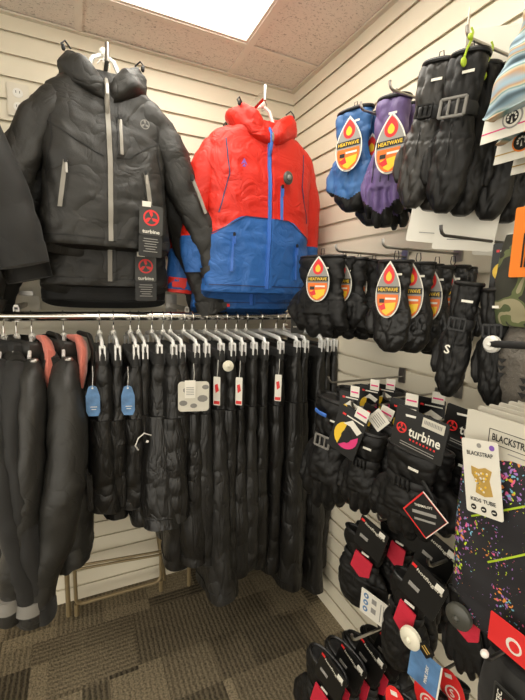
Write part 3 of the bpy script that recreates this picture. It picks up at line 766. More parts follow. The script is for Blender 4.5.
def edge_tag(parent, x, y, z, w_, h_, m, rot=(0, 0, 0), name='hang_tag', deco=None):
    mb = MB(); T = Matrix.Translation((x, y, z)) @ Matrix.Rotation(rot[2], 4, 'Z') @ Matrix.Rotation(rot[1], 4, 'Y') @ Matrix.Rotation(rot[0], 4, 'X')
    mb.rect(0, -h_/2, w_, h_, 0, .0012, m, T, min(w_, h_)*.12)
    if deco: deco(mb, T)
    o = mb.build(name, parent, False)
    c = MB(); c.tube([T @ Vector((0, 0, -.005)), T @ Vector((.002, .003, .03)), T @ Vector((0, .01, .06))], .0008, M['white'], n=5); c.build('tag_string', o)
    return o
FACE = math.radians(75)     # turns a tag on a side-hung garment towards the aisle
def redtag(mb, T):
    mb.rect(0, -.095, .022, .012, -.0006, .0008, M['pkr'], T); mb.poly([(-.008, -.03), (.003, -.025), (.008, -.05), (-.004, -.06)], -.0006, .0008, M['pkr'], T)
PT = lambda **k: dict(dict(L=1.0, mat=M['pant']), **k)
PANTS = [
 # px at y=400, (px, py) of the hem, shape, label, yaw
 (104, 518, PT(wh=.085, T=.036, wt=.15), 'short black snow pants with a blue paddle tag, nearest the coral-lined jackets', 0),
 (119, 528, PT(wh=.075, T=.028, wt=.15, cargo=False), 'narrow black snow pants between the two blue tags', 0),
 (137, 512, PT(wh=.085, T=.034, wt=.15), 'short black snow pants with the right-hand blue paddle tag', 0),
 (146, 530, PT(wh=.075, T=.026, wt=.15, cargo=False, mat=M['pant2']), 'charcoal snow pants just right of the second blue tag', 0),
 (160, 520, PT(wh=.13, T=.045, wt=.155), 'puffy black snow pants with a white cord loop at the knee', 0),
 (173, 515, PT(wh=.125, T=.036), 'black snow pants right behind the pair with the cord loop', 1),
 (181, 572, PT(wh=.085, T=.034), 'long black snow pants whose pointed hem hangs below its neighbours', 1),
 (195, 560, PT(wh=.115, T=.034), 'black snow pants behind the camouflage-printed pouch', 1),
 (205, 562, PT(wh=.11, T=.032, mat=M['pant2']), 'black snow pants right of the camouflage-printed pouch', 2),
 (219, 590, PT(wh=.135, T=.036, mat=M['pant2']), 'charcoal snow pants with the longest hem, left of the round cream sensor', 2),
 (230, 590, PT(wh=.11, T=.028), 'black snow pants carrying the round cream sensor on the waist', 2),
 (240, 572, PT(wh=.105, T=.028), 'black snow pants with the middle white and red tag', 2),
 (251, 566, PT(wh=.10, T=.028, mat=M['pant2']), 'charcoal snow pants right of the middle white and red tag', 2),
 (262, 568, PT(wh=.10, T=.030), 'creased glossy black snow pants left of the wide cargo pair', 3),
 (277, 572, PT(wh=.10, T=.028), 'plain black snow pants just left of the wide cargo pair', 3),
 (293, 580, PT(wh=.125, T=.034, amp=.010), 'wide black cargo snow pants showing their whole side', 3),
 (301, 578, PT(wh=.105, T=.028), 'black snow pants behind the wide cargo pair', 3),
 (317, 584, PT(wh=.12, T=.032), 'black cargo snow pants with a silver clip at the waist near the corner', 4),
 (323, 576, PT(wh=.10, T=.024, mat=M['pant2']), 'narrow charcoal snow pants second from the right wall', 0),
 (329, 566, PT(wh=.10, T=.022), 'last black snow pants on the rail, touching the right wall', 0),
]
HL = ['first clear clip hanger right of the coral-lined jackets', 'second clear clip hanger right of the coral-lined jackets', 'clear clip hanger above the right-hand blue tag', 'clear clip hanger just right of the one above the right-hand blue tag',
 'clear clip hanger above the cord loop pants', 'clear clip hanger between the cord loop and the camouflage pouch, left one', 'clear clip hanger between the cord loop and the camouflage pouch, right one', 'clear clip hanger above the camouflage-printed pouch',
 'clear clip hanger just right of the camouflage-printed pouch', 'clear clip hanger just left of the round cream sensor', 'clear clip hanger above the round cream sensor', 'clear clip hanger above the middle white and red tag',
 'clear clip hanger right of the middle white and red tag', 'clear clip hanger left of the wide cargo pants', 'clear clip hanger just left of the wide cargo pants', 'clear clip hanger holding the wide cargo pants', 'clear clip hanger just behind the wide cargo pants',
 'clear clip hanger of the pants with the silver waist clip', 'clear clip hanger second from the right wall', 'clear clip hanger closest to the right wall']
made = []
for i, (px_, hy, p, lab, yw) in enumerate(PANTS):
    zo = -.004*(i % 3); p['L'] = RZ-.118+zo-at(px_+8, hy, 1, -.50).z
    made.append(pants(lab, px_, p, 40+i*3, yaw_=yw*1.5, zoff=zo, Y=-.45, hlabel=HL[i]))
def bluetag(mb, T):
    mb.v = []; mb.f = []; mb.m = []; mb.mats = []
    o_ = [(-.014, -.10), (.014, -.10), (.021, -.085), (.021, -.035), (.012, -.005), (0, 0), (-.012, -.005), (-.021, -.035), (-.021, -.085)]
    mb.poly(o_, 0, .0014, M['pkb'], T); mb.rect(.002, -.07, .02, .002, -.0005, .0008, M['cardw'], T); mb.rect(.002, -.078, .014, .002, -.0005, .0008, M['cardw'], T)
    mb.poly(circ(0, -.009, .003, 10), -.0005, .0008, M['cardw'], T)
for i in (0, 2):
    t = made[i][0]; o = edge_tag(t, .205, -.035, -.085, .04, .10, M['pkb'], (0, 0, FACE), 'paddle_tag', bluetag)
# cord loop with snap
t = made[4][0]
m = MB(); m.tube([(.20, -.04, -.27), (.215, -.065, -.255), (.225, -.085, -.265), (.225, -.095, -.29), (.215, -.085, -.31)], .0022, M['white'], n=6); m.ell((.215, -.055, -.285), (.005, .005, .005), M['white']); m.build('cord_loop', t)
# silvery pouch with price label
t = made[7][0]
def pouch(mb, T):
    for cx, cz, r in ((-.02, -.03, .016), (.03, -.06, .018), (-.035, -.075, .014), (.0, -.085, .012), (.04, -.02, .012)): mb.poly(circ(cx, cz, r, 9, r*.7), -.0006, .0008, M['greyp'], T)
    mb.rect(-.012, -.026, .036, .062, -.004, .001, M['cardw'], T)
    for k in range(5): mb.rect(-.012, -.02-.006*k, .026, .002, -.0048, .001, M['cardg'], T)
o = edge_tag(t, .235, -.03, -.085, .105, .105, M['cardc'], (0, 0, FACE), 'accessory_pouch', pouch); o['label'] = 'grey camouflage-printed pouch with white price label'
for i in (9, 11, 14):
    edge_tag(made[i][0], .205, -.030, -.085, .026, .105, M['cardw'], (0, 0, FACE-.5), 'hang_tag', redtag)
t = made[10][0]; T = Matrix.Translation((.20, -.03, -.045)) @ Matrix.Rotation(FACE, 4, 'Z')
m = MB(); m.tube([T @ Vector((0, .004, 0)), T @ Vector((0, -.004, 0)), T @ Vector((0, -.008, 0))], [.020, .020, .014], M['disc'], n=24, ref=(0, 0, 1)); m.ell(T @ Vector((0, -.009, 0)), (.006, .006, .006), M['disc']); o = m.build('sensor_disc', t); o['label'] = 'round cream security sensor'
m = MB(); m.box((.06, -.04, -.012), (.012, .012, .05), M['chrome'], bev=.002); m.build('waist_clip', made[17][0])

# side-hung jackets at the left, coral linings
def side_jacket(label, px_, L, mk, seed, slen, wide, group=None, lining=False, patch=False, yaw_=0, lean=(-.06, .0), Y=-.53, bulge=0):
    x = at(px_, 400, 1, Y).x
    yr = math.radians(90+yaw_)
    k = slen/.62
    p = dict(L=L, sh=.17, ch=.19, hem=.21, mat=mk, hood=None, zip=M['rubber'], amp=.010, samp=.008, cmat=mk,
             slv=[(.09, 0, -.04, .03, .03), (.14, 0, -.065, .05, .045), (.20, bulge*.2, -.16*k, .070, wide*.9), (.235, bulge*.7+lean[0]*.2, -.30*k, .075, wide), (.245, bulge+lean[0]*.5, -.43*k, .066, wide), (.245, lean[0]*.8+bulge*.3, -.55*k, .062, wide*.92), (.24, lean[0], -.64*k, .058, wide*.80)])
    t, bv = jacket(label, (x, RY-.0, RZ-.115), (0, 0, yr), p, seed, group)
    if lining:
        m = MB(); hd = [(-.10, -.055, .0), (-.05, -.075, .045), (.03, -.075, .05), (.09, -.05, .02), (.10, .0, .0)]
        m.tube([(-.03, -.030, .045), (-.075, -.050, .035), (-.11, -.056, .0), (-.12, -.052, -.055), (-.11, -.050, -.115)], [.020, .035, .042, .036, .012], M['coral'], n=16, ref=(1, 0, 0), rb=[.010, .014, .015, .013, .006])
        m.warp(lambda q: q+Vector((0, -1, 0))*fold(q, seed, .006, 20, 20)); m.build('coral_lining', t)['label'] = 'coral pink hood lining'
        h = MB(); h.tube([(.02, -.050, .055), (-.04, -.080, .05), (-.08, -.090, .0), (-.09, -.085, -.07), (-.09, -.065, -.135), (-.12, -.045, -.15)], [.012, .018, .022, .020, .014, .010], mk, n=12, ref=(1, 0, 0), rb=.008); h.build('hood_edge', t)
        s2 = MB(); s2.ell((-.135, -.015, -.015), (.012, .014, .010), M['steel']); s2.build('cord_lock', t)
        g = MB(); g.tube([(-.03, .03, -.02), (-.08, .045, -.01), (-.14, .03, -.03)], .028, mk, n=14); g.warp(lambda q: q+q.normalized()*fold(q, seed, .01, 14, 14)); g.build('hood', t)
    if patch:
        e = Vector(p['slv'][-1][:3]); s_ = MB()
        s_.tube([(-e.x, e.y*.99, e.z+.075), (-e.x, e.y, e.z+.035)], .071, M['greyp'], n=22, ref=(1, 0, 0), rb=wide*.92); s_.build('reflective_cuff_band', t)['label'] = 'grey cuff band'
    h = thing('coat_hanger', {-6: 'clear coat hanger leftmost on the rail', 9: 'clear coat hanger second from the left on the rail', 27: 'clear coat hanger of the left coral-lined jacket', 64: 'clear coat hanger of the right coral-lined jacket'}[px_], 'hanger', (x, RY, RZ), (0, 0, yr), 'coat hangers at the left of the rail')
    a = MB(); zt = .0177
    a.tube([(0, 0, -.07), (0, 0, -.032), (.010, 0, -.024), (zt, 0, -.008), (zt+.001, 0, .006)]+[(zt*math.cos(q), 0, zt*math.sin(q)) for q in [math.radians(40+28*i) for i in range(5)]], .0022, M['chrome'], n=6); a.build('hook', h)
    b = MB(); b.tube([(-.12, 0, -.125), (-.10, 0, -.112), (-.04, 0, -.078), (0, 0, -.07), (.04, 0, -.078), (.10, 0, -.112), (.12, 0, -.125)], .009, M['clear'], n=8, ref=(0, 0, 1), rb=.006); b.build('shoulder_bar', h)
    c = MB(); c.ell((0, 0, -.07), (.013, .011, .014), M['white']); c.build('neck', h)
    return t
G = 'dark jackets at the left of the rail'
side_jacket('black jacket at the far left of the rail, cut by the picture edge', -6, .74, M['blk2'], 61, .74, .045, G)
side_jacket('black jacket second from the left picture edge on the rail', 9, .74, M['blk2'], 64, .76, .040, G)
side_jacket('dark grey jacket with coral lining, the left one of two with grey cuff bands', 27, .70, M['olive'], 67, .735, .046, G, True, True, lean=(.075, 0), bulge=-.005)
side_jacket('dark grey jacket with coral lining, the right one, its sleeve bulging over the blue tag', 64, .70, M['olive'], 71, .76, .058, G, True, True, lean=(.115, 0), bulge=-.02)

# ------------------------------------------------------------ wall hooks on the right wall
def wall_hook(label, px, py, X, group='wire hooks on the right wall', m='steel', dbl=False):
    """straight peg whose upturned tip is seen at (px, py) at distance X from the wall"""
    q = at(px, py, 0, X); z = q.z-.012
    t = thing('wall_hook', label, 'wall hook', (0, q.y, z), group=group); L_ = -X
    b = MB(); b.tube([(.0, 0, 0), (-L_+.012, 0, 0), (-L_+.004, 0, .004), (-L_, 0, .012), (-L_-.001, 0, .020)], .0034, M[m], n=8); b.build('peg', t)
    p = MB(); p.box((-.004, 0, .004), (.006, .03, .05), M[m], bev=.002); p.build('back_clip', t)
    return t, Vector((X, q.y, z))

# ------------------------------------------------------------ gloves
_gc = {}
def glove_mesh(kind, mk, tipm=None, side=1):
    """unit glove: 1 long, hangs from cuff at z=0, fingers to z=-1, back of the hand towards -y. kinds: glove, mitten, gauntlet, liner"""
    key = (kind, mk, tipm, side)
    if key in _gc: return _gc[key]
    m = MB(); D = M['glv']
    w = dict(glove=.20, mitten=.22, gauntlet=.215, liner=.17, long=.17)[kind]; T = dict(glove=.105, mitten=.11, gauntlet=.13, liner=.055, long=.09)[kind]
    tab = [(0, (w*.93, T*.85)), (.05, (w*.98, T*.95)), (.22, (w*.9, T*.85)), (.33, (w*.78, T*.72)), (.42, (w*.9, T*.9)), (.55, (w*1.04, T)), (.68, (w*1.02, T*.95))]
    if kind in ('mitten',): tab += [(.84, (w*.95, T*.92)), (.94, (w*.72, T*.75)), (.99, (w*.4, T*.45))]
    rs = []
    K = 40; tmax = tab[-1][0]
    for i in range(K+1):
        t = tmax*i/K; a, b = lerp_tab(tab, t)
        rs.append([Vector((a*math.copysign(abs(math.cos(q))**.8, math.cos(q)), b*math.sin(q), -t)) for q in [2*math.pi*j/28 for j in range(28)]])
    m.rings(rs, D)
    if kind != 'mitten':
        fw = w*.28
        for k, (fx, ln, dx) in enumerate(((-.74, .91, -.03), (-.25, .99, -.01), (.25, .97, .012), (.74, .88, .035))):
            x0 = fx*w; z1 = -ln
            m.tube([(x0, 0, -.58), (x0*1.02, -.01, -.70), (x0+dx*.6, -.005, (-.70+z1)*.5), (x0+dx, .02, z1+.06), (x0+dx, .028, z1)], [fw, fw*1.08, fw*1.05, fw*.98, fw*.55], D, n=12, ref=(1, 0, 0), rb=[T*.8, T*.72, T*.66, T*.58, T*.32])
    th = T*.55
    m.tube([(-side*w*.5, .03, -.40), (-side*w*.95, .035, -.50), (-side*w*1.22, .02, -.62), (-side*w*1.18, .0, -.74), (-side*w*1.10, -.005, -.80)], [th*1.1, th*1.15, th*1.05, th*.95, th*.5], D, n=12, ref=(0, 1, 0), rb=[th*1.2, th*1.25, th*1.05, th*.9, th*.5])
    sd = hash(kind) % 7
    sd = {'glove': 1, 'mitten': 2, 'gauntlet': 3, 'liner': 4, 'long': 5}[kind]
    me = remeshed(m, .014 if kind != 'liner' else .012, kind+'_shell', 3)
    for v in me.vertices:
        q = v.co.copy(); n_ = Vector((q.x*.5, q.y, 0)); n_ = n_.normalized() if n_.length else Vector((0, -1, 0))
        v.co += n_*fold(q*.5, sd+side, .026 if kind != 'liner' else .008, 5, 5)
        # seam grooves between quilted panels of the back of the hand
        if q.y < 0 and kind in ('glove', 'mitten') and -.66 < q.z < -.40: v.co.y += .012*max(0, 1-abs((q.z+.52)/.012))
    me.materials.append(M[mk])
    if tipm:
        me.materials.append(M[tipm])
        for p in me.polygons:
            c = p.center; 
            if c.z < -.84+.10*abs(c.x)/w-.04 or (c.y > .03 and c.z < -.4): p.material_index = 1
    me.update(); _gc[key] = me; return me
def _hem_mesh(key, w, T, mk):
    k = ('rim', key, mk)
    if k not in _gc:
        m = MB(); pts = [(w*math.copysign(abs(math.cos(q))**.8, math.cos(q)), T*math.sin(q), 0) for q in [2*math.pi*j/28 for j in range(28)]]
        m.tube(pts, .018, M[mk], n=8, closed=True, ref=(0, 0, 1)); _gc[k] = m.mesh('rim')
    return _gc[k]

def drop_card(mb, T, w_=.085, h_=.155):
    """teardrop header card with flame badge, black band and orange lower panel"""
    def outl(s_):
        up = [((1-(k/9)**1.9)*w_/2*s_, -h_*.58+k/9*h_*.58*s_) for k in range(10)]
        lo = [(math.cos(math.pi*k/18)*w_/2*s_, -h_*.58-math.sin(math.pi*k/18)**.9*h_*.42*s_) for k in range(1, 9)]
        return [(-x, z) for x, z in reversed(lo)][::-1][::-1]+[] if False else up+[(-x, z) for x, z in up[-2::-1]]+[(-x, z) for x, z in lo]+[(0, -h_*.58-h_*.42*s_)]+lo[::-1]
    mb.poly(outl(1), 0, .0012, M['cardw'], T); mb.poly(outl(.93), -.0004, .0008, M['cardg'], T)
    d = [(x*.44, (z+h_*.60)*.34-h_*.27) for x, z in outl(1)]; mb.poly(d, -.001, .0008, M['pkr'], T)
    mb.poly([(x*.5, (z+h_*.27)*.5-h_*.285) for x, z in d], -.0014, .0008, M['pky'], T)
    mb.rect(0, -h_*.50, w_*.90, h_*.11, -.001, .0008, M['pkk'], T); mb.fit('HEATWAVE', 0, -h_*.50, w_*.78, h_*.065, -.0015, M['pky'], T)
    lo = [(x*.93, z) for x, z in outl(.93) if z < -h_*.60]; lo = sorted(lo, key=lambda q: q[0])
    mb.poly([(-w_*.41, -h_*.585)]+lo+[(w_*.41, -h_*.585)], -.001, .0008, M['pko'], T)
    mb.rect(w_*.12, -h_*.66, w_*.42, h_*.035, -.0015, .0008, M['cardw'], T); mb.rect(-w_*.22, -h_*.70, w_*.20, h_*.07, -.0015, .0008, M['pkk'], T)
    mb.poly([(-w_*.3, -h_*.76), (w_*.34, -h_*.72), (w_*.30, -h_*.84), (0, -h_*.95), (-w_*.16, -h_*.90)], -.0015, .0008, M['pky'], T)
    mb.poly([(-w_*.34, -h_*.80), (-w_*.1, -h_*.74), (-w_*.04, -h_*.84), (-w_*.2, -h_*.87)], -.0018, .0008, M['pkr'], T)
    mb.rect(0, -h_*.972, w_*.3, h_*.012, -.0012, .0008, M['cardg'], T)
def bird_card(mb, T, w_=.07, h_=.12):
    """black header card with a yellow, white and magenta round bird emblem"""
    mb.rect(0, -h_/2, w_, h_, 0, .0012, M['cardk'], T, .004)
    c = (0, -h_*.58); r = w_*.42
    mb.poly([(c[0]+r*math.cos(math.radians(a)), c[1]+r*math.sin(math.radians(a))) for a in range(100, 262, 18)], -.0006, .0008, M['pky'], T)
    mb.poly([(c[0]+r*math.cos(math.radians(a)), c[1]+r*math.sin(math.radians(a))) for a in range(-110, 42, 19)], -.0006, .0008, M['pkp'], T)
    mb.poly([(c[0]-r*.5, c[1]+r*.8), (c[0]+r*.1, c[1]+r*1.35), (c[0]+r*1.05, c[1]+r*.9), (c[0]+r*.8, c[1]+r*.5), (c[0]+r*.1, c[1]+r*.85)], -.001, .0008, M['cardw'], T)
    mb.poly(circ(c[0]+r*.05, c[1]-r*.02, r*.42, 12, r*.5), -.0012, .0008, M['cardk'], T)
    mb.rect(w_*.12, -h_*.16, w_*.6, .003, -.0006, .0008, M['cardw'], T); mb.rect(-w_*.28, -h_*.16, w_*.12, .005, -.0006, .0008, M['pkr'], T)
    mb.rect(w_*.25, .004, w_*.42, .03, -.0008, .001, M['cardw'], T); mb.rect(w_*.25, .002, w_*.34, .004, -.0014, .0008, M['pkp'], T)
def turb_card(mb, T, w_=.16, h_=.10):
    mb.rect(0, -h_/2, w_, h_, 0, .0014, M['cardk'], T, .004)
    mm = MB(); turbine_mark(mm, -w_*.33, -h_*.52, w_*.10, -.0008, M['pkr']); mm.fit('turbine', w_*.12, -h_*.52, w_*.60, h_*.24, -.001, M['cardw'])
    for k in range(8): mm.rect(-w_*.12+k*w_*.065, -h_*.72, w_*.028, h_*.04, -.001, .0008, M['pkr'])
    mm.rect(w_*.02, -h_*.84, w_*.66, h_*.015, -.001, .0008, M['cardg']); mm.rect(w_*.02, -h_*.90, w_*.66, h_*.015, -.001, .0008, M['cardg'])
    mm.poly([(-w_*.30, -h_*.16), (-w_*.1, -h_*.12), (-w_*.1, -h_*.17), (-w_*.28, -h_*.21)], -.001, .0008, M['white'])
    mm.rect(w_*.24, -h_*.17, w_*.40, h_*.22, -.002, .001, M['cardc'])
    for k in range(12): mm.rect(w_*.08+k*w_*.028, -h_*.15, w_*.010*(1+k % 2*.6), h_*.09, -.003, .0008, M['cardg'])
    b = len(mb.v); mb.v += [T @ v for v in mm.v]; mb.f += [tuple(b+k for k in f) for f in mm.f]; mb.m += [mb.mi(mm.mats[k]) for k in mm.m]
def hot_card(mb, T, w_=.12, h_=.13):
    """black header card with small red mark and white wordmark along the top"""
    mb.rect(0, -h_/2, w_, h_, 0, .0014, M['cardk'], T, .004)
    mb.rect(-w_*.40, -h_*.13, w_*.13, h_*.07, -.0008, .0008, M['pkr'], T); mb.fit('hotfingers', w_*.06, -h_*.20, w_*.74, h_*.11, -.001, M['cardc'], T, rot=-.10)
    mb.rect(w_*.30, -h_*.12, w_*.20, h_*.14, -.002, .001, M['cardw'], T)
    mb.rect(-w_*.2, -h_*.62, w_*.30, h_*.10, -.001, .0008, M['cardg'], T)
def red_card(mb, T, w_=.075, h_=.11):
    mb.poly([(a, b) for a, b in circ(0, -h_*.5, w_/2, 22, h_/2)], 0, .0012, M['pkr'], T)
    mb.poly(circ(0, -h_*.56, w_*.30, 16), -.0008, .0008, M['cardw'], T); mb.poly(circ(.001, -h_*.56, w_*.24, 16), -.0014, .0008, M['pkr'], T); mb.text('S', 0, -h_*.56, w_*.42, -.002, M['cardw'], T)
    mb.rect(0, -h_*.16, w_*.28, h_*.10, -.001, .001, M['cardw'], T)
CARDS = dict(drop=drop_card, bird=bird_card, turb=turb_card, hot=hot_card, red=red_card)

def gloves(name, label, cat, bbox, X, kind, mk, card=None, cw=None, coff=(0, 0), tilt=0, tipm=None, yaw_=0, group=None, pair=True, accent=None, strap=True, extra=None, crot=0, wk=1, hook=True, thumb=1, backtilt=0):
    """bbox (x0, y0, x1, y1): where the front glove shows; X: its distance from the right wall"""
    x0, y0, x1, y1 = bbox; a = at((x0+x1)/2, y0, 0, X); b = at((x0+x1)/2, y1, 0, X)
    L_ = a.z-b.z; l, r_ = at(x0, (y0+y1)/2, 0, X), at(x1, (y0+y1)/2, 0, X); W_ = (l.y-r_.y)
    base = dict(glove=.50, mitten=.52, gauntlet=.52, liner=.44, long=.42)[kind]
    sx = W_/base*wk; sy = L_*.92
    t = thing(name, label, cat, (X, (l.y+r_.y)/2, a.z), (0, 0, math.radians(-90+yaw_)), group)
    T_ = dict(glove=.105, mitten=.11, gauntlet=.13, liner=.055, long=.09)[kind]*sy
    R = (0, tilt, 0)
    f = put(glove_mesh(kind, mk, tipm, thumb), 'glove', t, (0, 0, 0), R, (sx, sy, L_))
    w0 = {'glove': .20, 'mitten': .22, 'gauntlet': .215, 'liner': .17, 'long': .17}[kind]; t0 = {'glove': .105, 'mitten': .11, 'gauntlet': .13, 'liner': .055, 'long': .09}[kind]
    put(_hem_mesh(kind, w0*.92, t0*.84, 'glv2'), 'cuff_rim', f)
    if pair:
        g = put(glove_mesh(kind, mk, tipm, -thumb), 'glove', t, (L_*.03, T_*1.85, -L_*.015), (0, tilt-.04+backtilt, 0), (sx*.97, sy, L_*.98))
        put(_hem_mesh(kind, w0*.92, t0*.84, 'glv2'), 'cuff_rim', g)
    Tm = Matrix.Rotation(tilt, 4, 'Y')
    if strap and kind != 'liner':
        m = MB(); zz = -.335*L_; ww = w0*.82*sx; tt = t0*.86*sy
        m.tube([Tm @ Vector((ww*math.cos(q), tt*math.sin(q), zz)) for q in [2*math.pi*j/24 for j in range(24)]], .011*L_/.26, M['rubber'], n=6, closed=True, ref=Tm @ Vector((0, 0, 1)), rb=.003)
        s_ = m.build('wrist_strap', t)
        b_ = MB(); yb = -t0*.92*sy-.003
        for (c_, d_) in (((.0, yb, zz+.012), (.034, .005, .004)), ((0, yb, zz-.012), (.034, .005, .004)), ((-.016, yb, zz), (.004, .005, .026)), ((.016, yb, zz), (.004, .005, .026)), ((-.005, yb, zz), (.003, .005, .024)), ((.006, yb, zz), (.003, .005, .024))):
            b_.box(c_, d_, M['greyp'] if strap == 2 else M['glv2'], Tm, bev=.001)
        if strap == 2: b_.v = [Vector((v.x*1.5, v.y, zz+(v.z-zz)*1.4)) for v in b_.v]
        b_.build('buckle', s_)
    m = MB(); m.box((w0*.35*sx, -t0*.98*sy-.003, -.14*L_), (.022, .002, .005), M['cardw'], Tm); m.build('logo_tab', t)
    if accent:
        m = MB(); bvh = None; yy = -t0*1.02*sy-.004
        m.rings([[Tm @ Vector((cx*sx, yy+dy, z*L_)) for cx, z in ((-.02, -.16), (.16, -.20), (.15, -.40), (.06, -.47), (-.05, -.40))] for dy in (0, .004)], M[accent]); m.build('accent_panel', t, False)
    if kind in ('glove', 'mitten'):
        m = MB()
        for k in (-1, 0, 1) if kind == 'glove' else (0,):
            m.tube([Tm @ Vector((k*.1*sx+.0, -t0*sy*.98, z*L_)) for z in (-.44, -.5, -.58, -.64)], .0012, M['rubber'], n=5)
        if kind == 'mitten': m.build('back_seam', t)
        else: m.warp(lambda q: q).build('back_seam', t)
    if card:
        cm = MB(); sc_ = 1
        T = Matrix.Translation((coff[0], -T_-(.012 if card != 'hot' else .006), coff[1])) @ Matrix.Rotation(crot, 4, 'Y')
        CARDS[card](cm, T, *(cw or ()))
        c = cm.build('header_card', t, False)
    if hook:
        m = MB(); m.tube([(.0, -.004, -.01), (.006, 0, .012), (.004, 0, .026), (-.004, 0, .026), (-.006, .0, .012), (0, .004, -.01)], .0012, M['rubber'], n=5); m.build('hang_loop', t)
    if extra: extra(t, L_, sx, sy, T_, Tm)
    return t

def behind(t, dx, label, dy=0, dz=0, dyaw=0):
    c = copy_tree(t); c.location = (t.location.x+dx, t.location.y+dy, t.location.z+dz); c.rotation_euler.z += math.radians(dyaw); c['label'] = label
    return c
def round_tag(parent, loc, r, mk, name='sensor_disc', lab=None):
    m = MB(); c = Vector(loc); m.tube([c+Vector((0, .005, 0)), c+Vector((0, -.003, 0)), c+Vector((0, -.008, 0))], [r, r, r*.7], M[mk], n=24, ref=(0, 0, 1)); m.ell(c+Vector((0, -.009, 0)), (r*.25, .004, r*.25), M[mk])
    o = m.build(name, parent)
    if lab: o['label'] = lab
    return o

# --- top row: blue, purple, black gloves
wall_hook('wall hook with upturned tip holding the blue mittens', 361, 105, -.27)
gb = gloves('ski_mittens', 'blue padded mittens with black tips and teardrop card, frontmost on their hook', 'mittens', (338, 113, 369, 212), -.23, 'mitten', 'gblue', 'drop', (.086, .150), (.008, -.026), tilt=-.02, tipm='glv', yaw_=22, group='blue mittens on the top hook', strap=False, wk=.95)
behind(gb, .075, 'blue padded mittens half hidden behind the front blue pair', dy=-.01, dz=-.035)
wall_hook('wall hook with upturned tip holding the purple gloves', 390, 84, -.27)
gloves('ski_gloves', 'purple padded gloves with a teardrop card beside the blue mittens', 'gloves', (374, 102, 408, 228), -.21, 'glove', 'gpurp', 'drop', (.084, .150), (.018, -.048), tilt=.05, tipm='glv', yaw_=22, strap=True, wk=.9)
wall_hook('long wall hook with lime cable ties above the big black mitts', 467, 30, -.27, m='steel')
def backer(t, L_, sx, sy, T_, Tm):
    m = MB(); m.rect(.02, -L_*.66, .135, L_*1.10, 0.02+T_*3, .0012, M['cardw'], Tm, .006)
    m.rect(.02, -L_*1.13, .07, .002, .018+T_*3, .0008, M['cardg'], Tm); o = m.build('backing_card', t, False); o['label'] = 'white backing card'
g1 = gloves('ski_gloves', 'long black and grey gloves, widest pair of the top row', 'gloves', (417, 68, 454, 207), -.27, 'mitten', 'glvgrey', None, tilt=.15, yaw_=20, wk=.92, group='large black mitts in the top row', extra=backer)
g2 = gloves('ski_mittens', 'big black mitts with a large wrist buckle in the top row', 'mittens', (442, 60, 486, 212), -.26, 'mitten', 'glv', None, tilt=.10, yaw_=22, wk=.88, strap=2, group='large black mitts in the top row', extra=backer)
g3 = behind(g2, .10, 'black mitts partly hidden behind the pair with the large buckle', dy=-.035, dz=-.01)
for i, (px_, py_, lab) in enumerate(((471, 32, 'lime green cable tie nearest the hook tip'), (491, 46, 'lime green cable tie further along the hook'))):
    q = at(px_, py_, 0, -.285+.05*i); m = MB()
    m.tube([(0, 0, .008), (.006, 0, .002), (.004, 0, -.012), (-.006, 0, -.03), (-.012, .002, -.055)], .0028, M['lime'], n=6, rb=.0015); m.ell((0, 0, -.008), (.006, .005, .006), M['lime']); m.ell((-.012, 0, -.055), (.007, .004, .009), M['lime'])
    o = m.build('cable_tie', None, loc=q); tag(o, lab, 'cable tie', 'lime cable ties on the long hook')
for i, (px_, py_, X, w_, lab, yw) in enumerate(((464, 20, -.22, .07, 'narrow white card standing edge-on beside the first lime tie', 36), (492, 26, -.15, .09, 'white card with grey print right of the second lime tie', -40))):
    q = at(px_+6, py_, 0, X); m = MB(); m.rect(0, -.09, w_, .18, 0, .0015, M['cardw'], None, .004)
    if i: m.text('seirus', 0, -.10, .022, -.0008, M['cardg'], None, False, 1.1)
    o = m.build('hang_card', None, False, q); o.rotation_euler = (0, .22 if not i else 0, math.radians(yw)); tag(o, lab, 'card')

q = at(298, 321, 1, -.44)
m = MB(); m.rect(0, .0, .062, .10, 0, .0015, M['cardk2'], None, .008); turbine_mark(m, 0, .012, .020, -.0008, M['pkr']); mm = MB(); m.fit('turbine', 0, -.022, .045, .008, -.0012, M['cardw']); m.tube([(0, .0, .045), (.004, .01, .06)], .0008, M['rubber'], n=5)
o = m.build('header_card', None, False, q); tag(o, 'small charcoal card with red round emblem at the corner end of the rail', 'card')
